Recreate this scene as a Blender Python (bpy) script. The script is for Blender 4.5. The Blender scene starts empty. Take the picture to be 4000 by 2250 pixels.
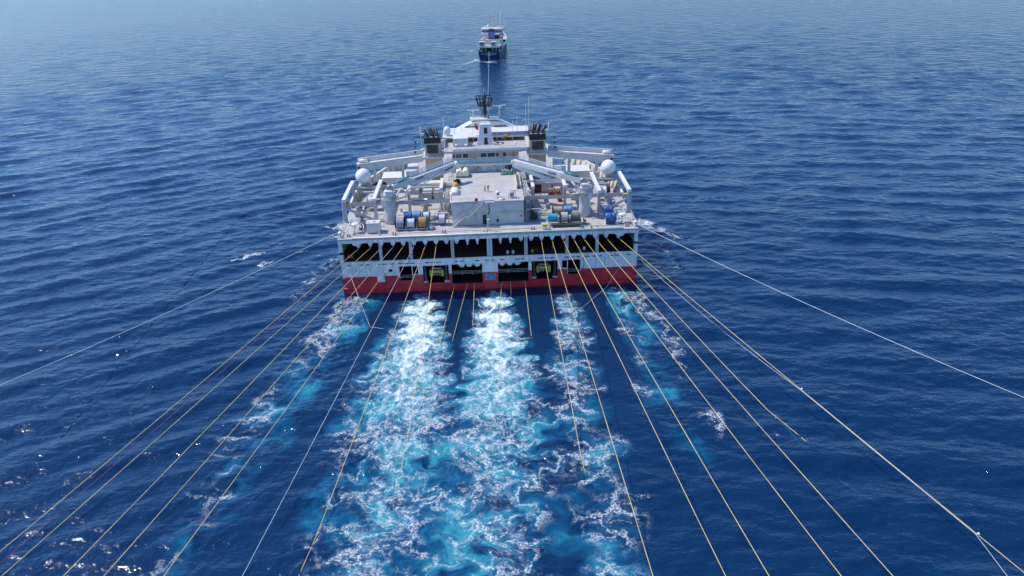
import bpy, bmesh, math, random
import numpy as np
from mathutils import Vector, Matrix

random.seed(7)
R = math.radians
scene = bpy.context.scene
C = scene.collection

# ------------------------------------------------------------------ camera, sky, sun, exposure
cam_data = bpy.data.cameras.new("camera")
cam = bpy.data.objects.new("camera", cam_data)
C.objects.link(cam)
cam_data.sensor_fit = 'HORIZONTAL'
cam_data.sensor_width = 36.0
cam_data.lens = 27.351
cam_data.clip_start = 0.5
cam_data.clip_end = 60000.0
CAM = Vector((0.1, -169.1, 79.5))
yaw, pitch, roll = R(-1.68), R(25.08), R(-1.59)
fw = Vector((-math.sin(yaw) * math.cos(pitch), math.cos(yaw) * math.cos(pitch), -math.sin(pitch)))
rt = Vector((math.cos(yaw), math.sin(yaw), 0))
up = rt.cross(fw)
rt2 = rt * math.cos(roll) + up * math.sin(roll)
up2 = up * math.cos(roll) - rt * math.sin(roll)
cam.matrix_world = Matrix(((rt2.x, up2.x, -fw.x, CAM.x), (rt2.y, up2.y, -fw.y, CAM.y), (rt2.z, up2.z, -fw.z, CAM.z), (0, 0, 0, 1)))
scene.camera = cam

SUN_EL, SUN_AZ_FROM_Y = 54.0, -71.0          # sun high on the port side, a little ahead of the beam
sd = Vector((math.sin(R(SUN_AZ_FROM_Y)) * math.cos(R(SUN_EL)), math.cos(R(SUN_AZ_FROM_Y)) * math.cos(R(SUN_EL)), math.sin(R(SUN_EL))))
world = bpy.data.worlds.new("World")
scene.world = world
world.use_nodes = True
wn = world.node_tree.nodes
sky = wn.new("ShaderNodeTexSky")
sky.sky_type = 'NISHITA'
sky.sun_disc = False
sky.sun_elevation = R(SUN_EL)
sky.sun_rotation = R(SUN_AZ_FROM_Y)
sky.altitude = 0
sky.air_density = 1.0
sky.dust_density = 0.4
sky.ozone_density = 2.0
bgn = wn["Background"]
bgn.inputs[1].default_value = 0.15
tint = wn.new("ShaderNodeMix"); tint.data_type = 'RGBA'; tint.blend_type = 'MULTIPLY'   # cool white balance of the photograph
tint.inputs[0].default_value = 1.0
tint.inputs[7].default_value = (0.62, 0.86, 1.20, 1)
world.node_tree.links.new(sky.outputs[0], tint.inputs[6])
world.node_tree.links.new(tint.outputs[2], bgn.inputs[0])

sun_data = bpy.data.lights.new("sun", 'SUN')
sun_data.energy = 3.5
sun_data.angle = R(0.53)
sun_data.color = (1.0, 0.93, 0.83)
sun = bpy.data.objects.new("sun", sun_data)
sun.rotation_euler = (-sd).to_track_quat('-Z', 'Y').to_euler()
sun.location = (-200, 60, 300)
C.objects.link(sun)

scene.view_settings.view_transform = 'Standard'
scene.view_settings.look = 'None'
scene.view_settings.exposure = 0.42
scene.view_settings.gamma = 1.0
scene.view_settings.use_curve_mapping = False
scene.cycles.use_denoising = True
scene.cycles.max_bounces = 6
scene.cycles.diffuse_bounces = 3
scene.cycles.glossy_bounces = 3
scene.cycles.transmission_bounces = 3
scene.cycles.caustics_reflective = False
scene.cycles.caustics_refractive = False

# ------------------------------------------------------------------ node helpers
class NT:
    def __init__(self, name):
        self.m = bpy.data.materials.new(name)
        self.m.use_nodes = True
        self.t = self.m.node_tree
        self.n = self.t.nodes
        self.b = self.n["Principled BSDF"]
    def link(self, a, b): self.t.links.new(a, b)
    def put(self, sock, v):
        if isinstance(v, bpy.types.NodeSocket): self.link(v, sock)
        elif isinstance(v, tuple) and len(v) == 3 and sock.type == 'RGBA': sock.default_value = (*v, 1)
        else: sock.default_value = v
    def math(self, op, a, b=0.0, c=None, clamp=False):
        x = self.n.new("ShaderNodeMath"); x.operation = op; x.use_clamp = clamp
        self.put(x.inputs[0], a); self.put(x.inputs[1], b)
        if c is not None: self.put(x.inputs[2], c)
        return x.outputs[0]
    def noise(self, vec, scale, detail=2.0, rough=0.5, dist=0.0):
        x = self.n.new("ShaderNodeTexNoise"); x.noise_dimensions = '3D'
        if vec is not None: self.put(x.inputs['Vector'], vec)
        x.inputs['Scale'].default_value = scale; x.inputs['Detail'].default_value = detail
        x.inputs['Roughness'].default_value = rough; x.inputs['Distortion'].default_value = dist
        return x.outputs[0]
    def voronoi(self, vec, scale, feature='F1'):
        x = self.n.new("ShaderNodeTexVoronoi"); x.feature = feature
        if vec is not None: self.put(x.inputs['Vector'], vec)
        x.inputs['Scale'].default_value = scale
        return x.outputs[0]
    def wave(self, vec, scale, dist=0.0, dirn='X', detail=2.0, dscale=1.0):
        x = self.n.new("ShaderNodeTexWave"); x.bands_direction = dirn
        if vec is not None: self.put(x.inputs['Vector'], vec)
        x.inputs['Scale'].default_value = scale; x.inputs['Distortion'].default_value = dist
        x.inputs['Detail'].default_value = detail; x.inputs['Detail Scale'].default_value = dscale
        return x.outputs['Fac']
    def mapr(self, v, a, b, c=0.0, d=1.0, smooth=True):
        x = self.n.new("ShaderNodeMapRange"); x.interpolation_type = 'SMOOTHSTEP' if smooth else 'LINEAR'; x.clamp = True
        self.put(x.inputs[0], v)
        for i, q in enumerate((a, b, c, d)): self.put(x.inputs[i + 1], q)
        return x.outputs[0]
    def mix(self, f, a, b):
        x = self.n.new("ShaderNodeMix"); x.data_type = 'RGBA'
        self.put(x.inputs[0], f); self.put(x.inputs[6], a); self.put(x.inputs[7], b)
        return x.outputs[2]
    def attr(self, name):
        x = self.n.new("ShaderNodeAttribute"); x.attribute_name = name
        return x
    def coord(self, which='Object'):
        return self.n.new("ShaderNodeTexCoord").outputs[which]
    def mapping(self, vec, scale=(1, 1, 1), rot=(0, 0, 0), loc=(0, 0, 0)):
        x = self.n.new("ShaderNodeMapping"); self.put(x.inputs[0], vec)
        x.inputs['Scale'].default_value = scale; x.inputs['Rotation'].default_value = rot; x.inputs['Location'].default_value = loc
        return x.outputs[0]
    def bump(self, h, strength=0.3, dist=0.1, normal=None):
        x = self.n.new("ShaderNodeBump"); x.inputs['Strength'].default_value = strength; x.inputs['Distance'].default_value = dist
        self.put(x.inputs['Height'], h)
        if normal is not None: self.put(x.inputs['Normal'], normal)
        return x.outputs[0]
    def ridge(self, f, k=2.0):
        return self.math('SUBTRACT', 1.0, self.math('ABSOLUTE', self.math('MULTIPLY', self.math('SUBTRACT', f, 0.5), 2.0 * k)))
# ------------------------------------------------------------------ the sea
def sea_material():
    t = NT("sea_water")
    pos = t.n.new("ShaderNodeNewGeometry").outputs['Position']
    foam_a = t.attr("foam").outputs['Fac']
    aer_a = t.attr("aer").outputs['Fac']
    w = t.attr("warp").outputs['Vector']
    # churned water: pale blue-green cloud of bubbles under the surface
    nb = t.noise(w, 0.12, 3, 0.5)
    nc = t.noise(w, 0.5, 3, 0.5)
    a1 = t.math('ADD', aer_a, t.math('MULTIPLY', t.math('SUBTRACT', nb, 0.5), 1.9))
    a1 = t.math('ADD', a1, t.math('MULTIPLY', t.math('SUBTRACT', nc, 0.5), 0.5))
    a1 = t.math('MULTIPLY', a1, t.mapr(aer_a, 0.0, 0.25))
    # foam: soft solid patches, and lace drawn out along the edges of boils
    pw = t.mapping(pos, (1, 1, 0))
    nf = t.noise(w, 0.26, 3, 0.55)
    nf2 = t.noise(w, 0.10, 2, 0.5)
    nmid = t.noise(pw, 0.75, 3, 0.6)
    nfine = t.noise(pw, 2.6, 3, 0.65)
    wob = t.n.new("ShaderNodeVectorMath"); wob.operation = 'MULTIPLY_ADD'
    nw = t.n.new("ShaderNodeTexNoise"); t.put(nw.inputs['Vector'], pw); nw.inputs['Scale'].default_value = 0.5; nw.inputs['Detail'].default_value = 5; nw.inputs['Roughness'].default_value = 0.72
    t.link(nw.outputs['Color'], wob.inputs[0]); wob.inputs[1].default_value = (3.0, 3.0, 0); t.link(w, wob.inputs[2])
    wv = wob.outputs[0]
    e1 = t.voronoi(wv, 0.15, 'DISTANCE_TO_EDGE')
    e2 = t.voronoi(wv, 0.42, 'DISTANCE_TO_EDGE')
    fd = t.math('ADD', foam_a, t.math('MULTIPLY', t.math('SUBTRACT', nf, 0.5), 1.45))
    fd = t.math('ADD', fd, t.math('MULTIPLY', t.math('SUBTRACT', nmid, 0.5), 1.1))
    fd = t.math('ADD', fd, t.math('MULTIPLY', t.math('SUBTRACT', nfine, 0.5), 0.8))
    dense = t.mapr(fd, 0.66, 1.20)
    fl = t.math('ADD', foam_a, t.math('MULTIPLY', t.math('SUBTRACT', nf2, 0.5), 1.2))
    brk = t.mapr(nfine, 0.34, 0.62, 0.0, 1.0)
    brk2 = t.mapr(nmid, 0.36, 0.60, 0.1, 1.0)
    l1 = t.math('MULTIPLY', t.mapr(e1, 0.0, t.mapr(nmid, 0.35, 0.68, 0.015, 0.15), 1.0, 0.0), t.mapr(fl, 0.12, 0.42))
    l2 = t.math('MULTIPLY', t.math('MULTIPLY', t.mapr(e2, 0.0, t.mapr(nmid, 0.35, 0.68, 0.02, 0.20), 0.95, 0.0), t.mapr(fl, 0.25, 0.60)), brk2)
    e3 = t.voronoi(wv, 1.15, 'DISTANCE_TO_EDGE')
    l3 = t.math('MULTIPLY', t.math('MULTIPLY', t.mapr(e3, 0.0, 0.15, 0.85, 0.0), brk2), t.mapr(fl, 0.36, 0.75))
    lace = t.math('MAXIMUM', t.math('MULTIPLY', t.math('MAXIMUM', l1, l2), t.mapr(nfine, 0.38, 0.60, 0.1, 1.0)), l3)
    deep = (0.0022, 0.0220, 0.067)
    a1 = t.math('SUBTRACT', a1, t.math('MULTIPLY', t.mapr(e1, 0.14, 0.42), t.mapr(foam_a, 0.35, 0.85, 0.55, 0.0)))
    col = t.mix(t.mapr(a1, 0.05, 0.60), deep, (0.005, 0.080, 0.165))
    col = t.mix(t.mapr(a1, 0.42, 0.95), col, (0.035, 0.26, 0.32))
    gate = t.mapr(foam_a, 0.01, 0.12)
    foam = t.math('MULTIPLY', t.math('MAXIMUM', t.math('MULTIPLY', dense, 0.92), t.math('MULTIPLY', lace, 0.85)), gate, clamp=True)
    col = t.mix(t.math('MULTIPLY', foam, 0.96), col, (0.72, 0.78, 0.79))
    t.put(t.b.inputs['Base Color'], col)
    rfar = t.attr('far').outputs['Fac']
    t.put(t.b.inputs['Roughness'], t.math('ADD', t.mapr(foam, 0.0, 0.6, 0.06, 0.65), t.math('MULTIPLY', rfar, 0.075)))
    t.b.inputs['Specular Tint'].default_value = (0.70, 0.88, 1.0, 1)
    t.b.inputs['IOR'].default_value = 1.333
    # ripples
    p1 = t.mapping(pos, (1, 1.55, 1), (0, 0, R(12)))
    p2 = t.mapping(pos, (1, 1.45, 1), (0, 0, R(-17)))
    h1 = t.noise(p1, 0.34, 2, 0.5)
    h2 = t.noise(p2, 2.3, 2.0, 0.5)
    far = t.attr("far").outputs['Fac']
    p0 = t.mapping(pos, (1, 1.45, 1), (0, 0, R(-14)))
    h0 = t.math('MULTIPLY', t.noise(p0, 0.11, 4, 0.6), far)
    b0 = t.bump(h0, 1.0, 3.2)
    b1 = t.bump(h1, 1.0, 0.38, b0)
    b2 = t.bump(h2, 1.0, 0.082, b1)
    fb = t.math('ADD', t.math('MULTIPLY', foam, 0.7), t.math('MULTIPLY', t.math('MULTIPLY', nf, aer_a), 0.8))
    b3 = t.bump(fb, 0.7, 0.35, b2)
    t.put(t.b.inputs['Normal'], b3)
    return t.m

_rs = np.random.RandomState(11)
WAVES = []
for i in range(34):            # wind sea and swell, all round the ships
    lam = 2.4 * (26 / 2.4) ** (i / 33.0)
    ang = R(90 + _rs.normal(9, 34))
    s = 0.022 if lam < 9 else 0.013
    WAVES.append((0, lam, ang, s * lam / (2 * math.pi), _rs.rand() * 6.28))
for side in (-1, 1):           # waves thrown off by the hull, spreading from either side
    for i in range(12):
        lam = _rs.uniform(5, 15)
        ang = R(90 + side * _rs.normal(-27, 7)) if side < 0 else R(90 - _rs.normal(16, 7))
        WAVES.append((side, lam, ang, (0.042 if side < 0 else 0.030) * lam / (2 * math.pi), _rs.rand() * 6.28))

def sstep(a, b, v):
    q = np.clip((v - a) / (b - a), 0, 1)
    return q * q * (3 - 2 * q)

def wave_height(x, y, spacing):
    h = np.zeros_like(x)
    wl = sstep(5, -60, x); wr = sstep(-5, 60, x)
    for side, lam, ang, a, ph in WAVES:
        k = 2 * math.pi / lam
        th = k * (x * math.cos(ang) + y * math.sin(ang)) + ph
        fade = np.clip((lam / np.maximum(spacing, 1e-3) - 2.5) / 3.0, 0, 1)
        g = fade * (1 if side == 0 else (wl if side < 0 else wr))
        h += a * g * (np.sin(th) + 0.22 * np.cos(2 * th))
    return h

def strip(x, y, pts):
    """soft 0..1 mask round a polyline of (x, y, half width, strength)"""
    best = np.zeros_like(x)
    for (x0, y0, w0, s0), (x1, y1, w1, s1) in zip(pts[:-1], pts[1:]):
        dx, dy = x1 - x0, y1 - y0
        u = np.clip(((x - x0) * dx + (y - y0) * dy) / (dx * dx + dy * dy), 0, 1)
        d = np.hypot(x - x0 - u * dx, y - y0 - u * dy)
        ww = w0 + (w1 - w0) * u; ss = s0 + (s1 - s0) * u
        best = np.maximum(best, ss * (1 - sstep(0.0, 1.45, d / ww)))
    return best

WASH_L = [(-16.3, -2.6, 2.6, .9), (-16.2, -7, 4.6, 1.25), (-16, -14, 6.2, 1.22), (-16.2, -26, 8.6, 1.06), (-16.4, -40, 10, .90), (-17.5, -56, 11, .66), (-18, -72, 12, .48), (-17, -104, 13, .36)]
WASH_C = [(0.8, -2.8, 2.4, .9), (0.7, -7, 4.2, 1.25), (0.5, -14, 5.6, 1.22), (0.6, -26, 7.4, 1.06), (1.2, -40, 8.4, .90), (1.0, -56, 9.6, .66), (0, -72, 11, .50), (0, -104, 12, .38)]
WASH_R = [(17.6, -4.4, 1.8, .55), (17.4, -9, 3.2, .66), (17.3, -16, 4.2, .62), (16.8, -28, 4.8, .6), (15.2, -42, 6.0, .52), (14.8, -58, 6.8, .42), (15.5, -70, 7.5, .40), (13, -104, 8, .34)]
CORN_L = [(-31.5, -1.2, 2.8, .85), (-33, -7, 4.0, .78), (-35, -14, 4.0, .5), (-37.5, -26, 4.0, .40), (-41, -37, 4.4, .30), (-43.5, -50, 4.6, .32), (-45, -66, 5.0, .22), (-47, -90, 5, .16)]
CORN_R = [(30.4, -1.8, 2.6, .66), (33.8, -9, 2.6, .66), (36.6, -20, 1.8, .62), (37.6, -33, 1.6, .5), (35.5, -43, 1.6, .28), (35.5, -50, 2.2, .30), (37.8, -56, 2.2, .30), (37.4, -64, 1.6, .16)]
CORN_R2 = [(29.5, -2.5, 2.6, .5), (29.5, -9, 1.8, .34), (28.4, -25, 2.0, .3), (32, -29, 2.0, .3), (29.5, -36, 2, .22), (28, -48, 1.8, .24), (24, -40, 1.4, .2)]
BOW_L = [(-36, 45, 2.6, 1.0), (-42, 49, 2.6, 1.1), (-47, 47.5, 1.6, .9)]
BOW_L2 = [(-37.5, 36, 2.8, .8), (-42.5, 38.5, 2.4, .8), (-45, 40.5, 1.6, .7)]
BOW_L3 = [(-38, 30, 3, .42), (-41.5, 22, 3.4, .38), (-44.5, 16, 3, .34), (-46, 9, 3, .28), (-46, 0, 3, .2)]
BOW_R = [(39, 45, 2.6, 1.0), (44.5, 43, 2.8, 1.1), (48.5, 35, 2.0, .85), (51, 30, 1.5, .8), (53.6, 29.8, 1.0, .7)]
BOW_R2 = [(38, 36, 2, .4), (44, 29, 2.2, .3), (46.5, 22, 1.4, .36), (47.2, 14, 1.0, .42), (47.8, 8.8, 1.2, .85), (46.2, 6, .8, .8)]
CAPS = [[(-67.8, 25.4, 1.2, 1.0), (-66, 27.4, 1.5, 1.1), (-62, 29.3, .8, .8)], [(-60.6, 19.6, 1.0, 1.0), (-59.6, 22.5, 1.6, 1.1), (-57.8, 24.6, .9, .8)], [(-60.8, 34.4, .45, .7), (-58, 36.5, .4, .6)], [(-52, 29, .5, .55), (-49.5, 30.3, .4, .5)], [(-50, 24, 1.6, .3), (-46, 26, 1.6, .3)]]
ENTRY = [[(x, y, .35, .55), (x * 1.03, y - 3, .6, .4), (x * 1.08, y - 9, .8, .2)] for x, y in ((-26.5, -81), (-15.1, -56), (13.7, -64), (48.2, -55), (-11.4, -27.9), (-8.6, -24.5), (8.2, -25), (4.7, -3.6))] + [[(48.2, -55, .4, .5), (47.5, -63, .5, .3), (47, -70, .6, .16)]]
FAR_W = [[(-2.6, 346.0, 2.0, .9), (4.5, 344.8, 3.0, 1.3), (11.5, 346.0, 2.0, .8)], [(-3.5, 352, 2.2, 1.2), (-9, 340, 2.2, .8), (-15, 326, 2, .4)], [(13, 352, 2.0, .8), (18, 338, 2.2, .6)], [(-4, 389, 1.8, .9), (-13, 396, 2.4, 1.2), (-21, 392, 1.8, .6)],
         [(31, 396, 1.6, .8), (37, 394, 1.8, .8)], [(1, 337, 1.8, .8), (9, 339, 1.6, .6)], [(3, 330, 1.6, .5), (5, 322, 1.6, .3)]]

def masks(x, y):
    foam = np.zeros_like(x)
    for s in (WASH_L, WASH_C, WASH_R, CORN_L, CORN_R, CORN_R2, BOW_L, BOW_L2, BOW_L3, BOW_R, BOW_R2, *CAPS, *ENTRY, *FAR_W):
        foam = np.maximum(foam, strip(x, y, s))
    wide = lambda s, k, m: strip(x, y, [(a, b, c * k, min(1, d * m)) for a, b, c, d in s])
    aer = np.maximum.reduce([wide(WASH_L, 1.12, 1.2), wide(WASH_C, 1.2, 1.2), wide(WASH_R, 1.1, .95)])
    lo = strip(x, y, [(-29, -4, 5, .75), (-31, -14, 6, .62), (-34.5, -27, 7.5, .44), (-38, -40, 8, .42), (-41, -55, 8, .36), (-43, -72, 8, .26), (-46, -95, 8, .16)])
    ro = strip(x, y, [(29.5, -5, 4.5, .75), (31, -16, 5, .52), (32, -30, 5, .46), (30, -45, 5, .38), (31, -55, 5, .28), (34, -75, 4, .14)])
    aer = np.maximum(aer, .56 * strip(x, y, [(-14, -48, 6, .6), (-9, -58, 16, 1), (-6, -75, 20, 1), (-5, -105, 21, .95)]))
    aer = np.maximum.reduce([aer, lo, ro, .5 * strip(x, y, BOW_L3), strip(x, y, [(48.2, -55, .4, .22), (51.3, -66, .5, .24), (54.5, -78, .9, .22), (59, -96, 1.4, .14)]), .35 * wide(FAR_W[0], 2.5, 1)])
    # calm dark slicks between the wash streams right behind the transom
    calm = strip(x, y, [(-8.2, -3, 3.0, 1), (-8.2, -10, 2.2, 1), (-7.9, -18, 1.5, .95), (-7.6, -30, 1.2, .8), (-7.2, -44, .8, .5)])
    calm = np.maximum(calm, strip(x, y, [(10.5, -3, 5.0, 1), (10.3, -10, 3.6, 1), (9.6, -18, 2.2, 1), (9.4, -28, 1.4, .8), (9.2, -42, .8, .5)]))
    calm = np.maximum(calm, strip(x, y, [(23.2, -3, 3.2, 1), (24.2, -14, 2.0, 1), (24.5, -26, 1.8, .8), (24.5, -60, 2, .5)]))
    calm = np.maximum(calm, strip(x, y, [(-23.8, -4, 2.0, 1), (-26, -14, 2.0, .95), (-28.5, -30, 2.0, .9), (-32, -52, 2.2, .8), (-35, -95, 3, .8)]))
    foam = foam * (1 - calm); aer = aer * (1 - calm)
    return foam, aer

PX0, PX1, PY0, PY1, PS = -78.0, 78.0, -103.0, 62.0, 0.26

def fft_noise(ny, nx, lmin, lmax, beta, seed):
    rs = np.random.RandomState(seed)
    f = np.fft.rfft2(rs.randn(ny, nx))
    ky = np.fft.fftfreq(ny, PS)[:, None]; kx = np.fft.rfftfreq(nx, PS)[None, :]
    k = np.hypot(kx, ky); k[0, 0] = 1
    g = k ** (-beta) * np.exp(-(k * lmin) ** 2 * .5) * (1 - np.exp(-(k * lmax) ** 2 * .5))
    o = np.fft.irfft2(f * g, s=(ny, nx))
    return (o / o.std())

def grid_mesh(name, V, ny, nx, attrs, mat, keep=None):
    idx = np.arange(ny * nx).reshape(ny, nx)
    q = np.stack([idx[:-1, :-1], idx[:-1, 1:], idx[1:, 1:], idx[1:, :-1]], -1).reshape(-1, 4)
    if keep is not None: q = q[keep.reshape(-1)]
    me = bpy.data.meshes.new(name)
    me.vertices.add(len(V)); me.vertices.foreach_set("co", V.astype(np.float32).ravel())
    me.loops.add(q.size); me.loops.foreach_set("vertex_index", q.astype(np.int32).ravel())
    me.polygons.add(len(q)); me.polygons.foreach_set("loop_start", np.arange(0, q.size, 4, dtype=np.int32))
    me.polygons.foreach_set("use_smooth", np.ones(len(q), dtype=bool))
    me.update(calc_edges=True)
    for k, v in attrs.items():
        if v.ndim == 2:
            a = me.attributes.new(k, 'FLOAT_VECTOR', 'POINT'); a.data.foreach_set("vector", v.astype(np.float32).ravel())
        else:
            a = me.attributes.new(k, 'FLOAT', 'POINT'); a.data.foreach_set("value", v.astype(np.float32).ravel())
    me.materials.append(mat)
    o = bpy.data.objects.new(name, me)
    C.objects.link(o)
    return o

def build_sea():
    mat = sea_material()
    # wide sea, tessellated more finely towards the place
    az = np.radians(np.arange(-47, 47.01, 0.105))
    th = np.concatenate([np.arange(52, 3.4, -0.068), np.array([3.2, 2.9, 2.5, 2.0, 1.5, 1.0, .7, .4, .25, .15])])
    r = 79.5 / np.tan(np.radians(th))
    A, Rr = np.meshgrid(az, r)
    x = (0.1 + Rr * np.sin(A)).ravel(); y = (-169.1 + Rr * np.cos(A)).ravel()
    dr = np.gradient(r)
    sp = np.maximum(np.repeat(dr, len(az)) * .6, Rr.ravel() * 0.0018)
    h = wave_height(x, y, sp)
    foam, aer = masks(x, y)
    inset = 2.0
    inside = (x > PX0 + inset) & (x < PX1 - inset) & (y > PY0 + inset) & (y < PY1 - inset)
    h = np.where(inside, h - 2.5, h)
    V = np.stack([x, y, h], 1)
    W = np.stack([x, y, np.zeros_like(x)], 1)
    ins = inside.reshape(len(r), len(az))
    keep = ~(ins[:-1, :-1] & ins[:-1, 1:] & ins[1:, 1:] & ins[1:, :-1])
    sea = grid_mesh("sea", V, len(r), len(az), dict(foam=foam, aer=aer, warp=W, far=sstep(.35, 3.0, sp)), mat, keep)
    sea["kind"] = "structure"; sea["label"] = "open blue sea with low wind waves"
    # the churned water round and behind the big vessel, finely meshed
    xs = np.arange(PX0, PX1 + 1e-6, PS); ys = np.arange(PY0, PY1 + 1e-6, PS)
    X, Y = np.meshgrid(xs, ys); ny, nx = X.shape
    foam, aer = masks(X, Y)
    turb = np.clip(np.maximum(foam, aer) * 1.3 + .12, 0, 1)
    wx, wy = X.copy(), Y.copy()
    def samp(f, a, b):
        i = np.clip((b - PY0) / PS, 0, ny - 1.001); j = np.clip((a - PX0) / PS, 0, nx - 1.001)
        i0 = i.astype(int); j0 = j.astype(int); fi = i - i0; fj = j - j0
        return (f[i0, j0] * (1 - fi) * (1 - fj) + f[i0 + 1, j0] * fi * (1 - fj) + f[i0, j0 + 1] * (1 - fi) * fj + f[i0 + 1, j0 + 1] * fi * fj)
    for lmin, lmax, amt, steps, seed in ((6.0, 18.0, 1.3, 5, 3), (2.2, 7.0, .3, 3, 5)):
        psi = fft_noise(ny, nx, lmin, lmax, 1.2, seed)
        vy, vx = np.gradient(psi, PS); vx, vy = vy, -vx
        s = np.sqrt((vx ** 2 + vy ** 2).mean()); vx = vx / s * turb; vy = vy / s * turb
        for _ in range(steps):
            a, b = samp(vx, wx, wy), samp(vy, wx, wy)
            wx = wx - a * amt / steps; wy = wy - b * amt / steps
    # mask edges torn by the eddies as well
    foam, aer = masks(wx, wy)
    # streaks drawn out across the wash near the propellers
    sx = wx * .80
    sy = wy * 1.12
    h = wave_height(X.ravel(), Y.ravel(), np.full(X.size, PS)).reshape(ny, nx)
    edge = np.minimum.reduce([sstep(0, 5, X - PX0), sstep(0, 5, PX1 - X), sstep(0, 5, Y - PY0), sstep(0, 5, PY1 - Y)])
    churn = fft_noise(ny, nx, .7, 7, 1.4, 21) * .16 + fft_noise(ny, nx, .3, 2, 1.2, 22) * .05
    t = np.clip(np.maximum(foam, aer), 0, 1) * edge
    h = h * (1 - .6 * t) + churn * t
    V = np.stack([X.ravel(), Y.ravel(), h.ravel()], 1)
    W = np.stack([sx.ravel(), sy.ravel(), np.zeros(X.size)], 1)
    wk = grid_mesh("sea_wake_water", V, ny, nx, dict(foam=(foam * edge).ravel(), aer=(aer * edge).ravel(), warp=W), mat)
    wk["kind"] = "structure"; wk["label"] = "churned turquoise wake with white foam behind the big vessel"
    # deep sheet below the waves so that the sea goes on in every direction
    me = bpy.data.meshes.new("sea_far")
    S = 30000.0
    me.from_pydata([(-S, -S, -4), (S, -S, -4), (S, S, -4), (-S, S, -4)], [], [(0, 1, 2, 3)])
    me.materials.append(mat)
    o = bpy.data.objects.new("sea_far", me); C.objects.link(o); o["kind"] = "structure"
build_sea()
# ------------------------------------------------------------------ materials for made things
def paint(name, col, rough=0.5, var=0.10, metal=0.0, scale=0.6, rust=0.0, streak=0.0, spec=0.5, bump=0.0, rlo=0.56):
    t = NT(name)
    p = t.coord('Object')
    n = t.noise(p, scale, 4, 0.6)
    n2 = t.noise(p, scale * 9, 3, 0.6)
    lo = tuple(c * (1 - var * 1.6) for c in col); hi = tuple(min(1, c * (1 + var * .7)) for c in col)
    c = t.mix(t.mapr(n, 0.3, 0.7), lo, hi)
    c = t.mix(t.mapr(n2, 0.5, 0.85, 0, var * 2), c, tuple(q * .72 for q in col))
    if streak > 0:
        sp = t.mapping(p, (1.3, 1.3, 0.10))
        c = t.mix(t.mapr(t.noise(sp, 1.4, 4, 0.65), 0.52, 0.80, 0, streak), c, tuple(q * .62 for q in col))
    if rust > 0:
        rp = t.mapping(p, (1.0, 1.0, 0.16))
        r = t.math('MULTIPLY', t.mapr(t.noise(rp, 0.9, 5, 0.7), rlo, rlo + .15), t.mapr(n2, 0.4, 0.6))
        c = t.mix(t.math('MULTIPLY', r, rust), c, (0.16, 0.065, 0.03))
    t.put(t.b.inputs['Base Color'], c)
    t.put(t.b.inputs['Roughness'], t.mapr(n2, 0.3, 0.7, max(0.05, rough - .08), min(1, rough + .1)))
    t.b.inputs['Metallic'].default_value = metal
    t.b.inputs['Specular IOR Level'].default_value = spec
    if bump > 0: t.put(t.b.inputs['Normal'], t.bump(n2, bump, 0.05))
    return t.m

def wound(name, c1, c2, c3, scale=5.0, rough=0.6):
    """rope or sheathed cable wound on a drum (turns run round the local X axis)"""
    t = NT(name); p = t.coord('Object')
    w = t.wave(p, scale, 3.0, 'X', 3.0, 1.4)
    n = t.noise(t.mapping(p, (2.4, .55, .55)), 2.2, 4, 0.6)
    c = t.mix(t.mapr(n, 0.32, 0.62), c1, c2)
    c = t.mix(t.mapr(w, 0.15, 0.6, 0.75, 0.0), c, c3)
    t.put(t.b.inputs['Base Color'], c); t.b.inputs['Roughness'].default_value = rough
    t.put(t.b.inputs['Normal'], t.bump(t.math('ADD', w, n), 0.8, 0.09))
    return t.m

def tarp(name, col, lite):
    t = NT(name); p = t.coord('Object')
    n = t.noise(p, 1.1, 3, 0.6, 0.8)
    n2 = t.noise(t.mapping(p, (1.6, .6, .6)), 2.1, 3, 0.5, 1.2)
    t.put(t.b.inputs['Base Color'], t.mix(t.mapr(n, 0.35, 0.7), col, lite)); t.b.inputs['Roughness'].default_value = 0.42
    t.put(t.b.inputs['Normal'], t.bump(n2, 0.9, 0.35))
    return t.m

M = {}
M['white'] = paint('white_ship_paint', (0.64, 0.625, 0.575), 0.42, 0.07, rust=0.35, streak=0.3)
M['stern'] = paint('white_stern_paint', (0.77, 0.76, 0.73), 0.42, 0.09, rust=0.9, streak=0.7, rlo=0.52)
M['red'] = paint('red_hull_paint', (0.60, 0.030, 0.040), 0.40, 0.16, streak=0.8, rust=0.5, rlo=0.52)
M['boot'] = paint('dark_bottom_paint', (0.12, 0.012, 0.016), 0.45, 0.2)
M['deck'] = paint('grey_deck_paint', (0.40, 0.385, 0.36), 0.62, 0.07, rust=0.18, streak=0.0)
M['heli'] = paint('helideck_paint', (0.42, 0.41, 0.39), 0.65, 0.07, scale=0.35)
M['wall'] = paint('pale_grey_wall_paint', (0.54, 0.535, 0.52), 0.45, 0.06, streak=0.22)
M['beam'] = paint('grey_gantry_paint', (0.47, 0.46, 0.44), 0.45, 0.08, rust=0.35, streak=0.25)
M['bright'] = paint('bright_white_gloss', (0.71, 0.695, 0.64), 0.28, 0.05)
M['cream'] = paint('sunlit_bulwark_white', (0.62, 0.59, 0.51), 0.5, 0.08, streak=0.3)  # white bulwark with the warm sunlight put into its colour
M['beige'] = paint('beige_funnel_paint', (0.56, 0.45, 0.30), 0.5, 0.06, streak=0.15)
M['black'] = paint('black_paint', (0.012, 0.012, 0.014), 0.45, 0.2)
M['dark'] = paint('wet_deck_with_shade', (0.022, 0.022, 0.023), 0.7, 0.35, bump=0.2)  # dark wet floor, the shade of the bays put into its colour
M['inner'] = paint('grey_with_interior_shade', (0.05, 0.055, 0.058), 0.6, 0.3)  # dark grey; inside the bays it carries their shade as colour
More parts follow.
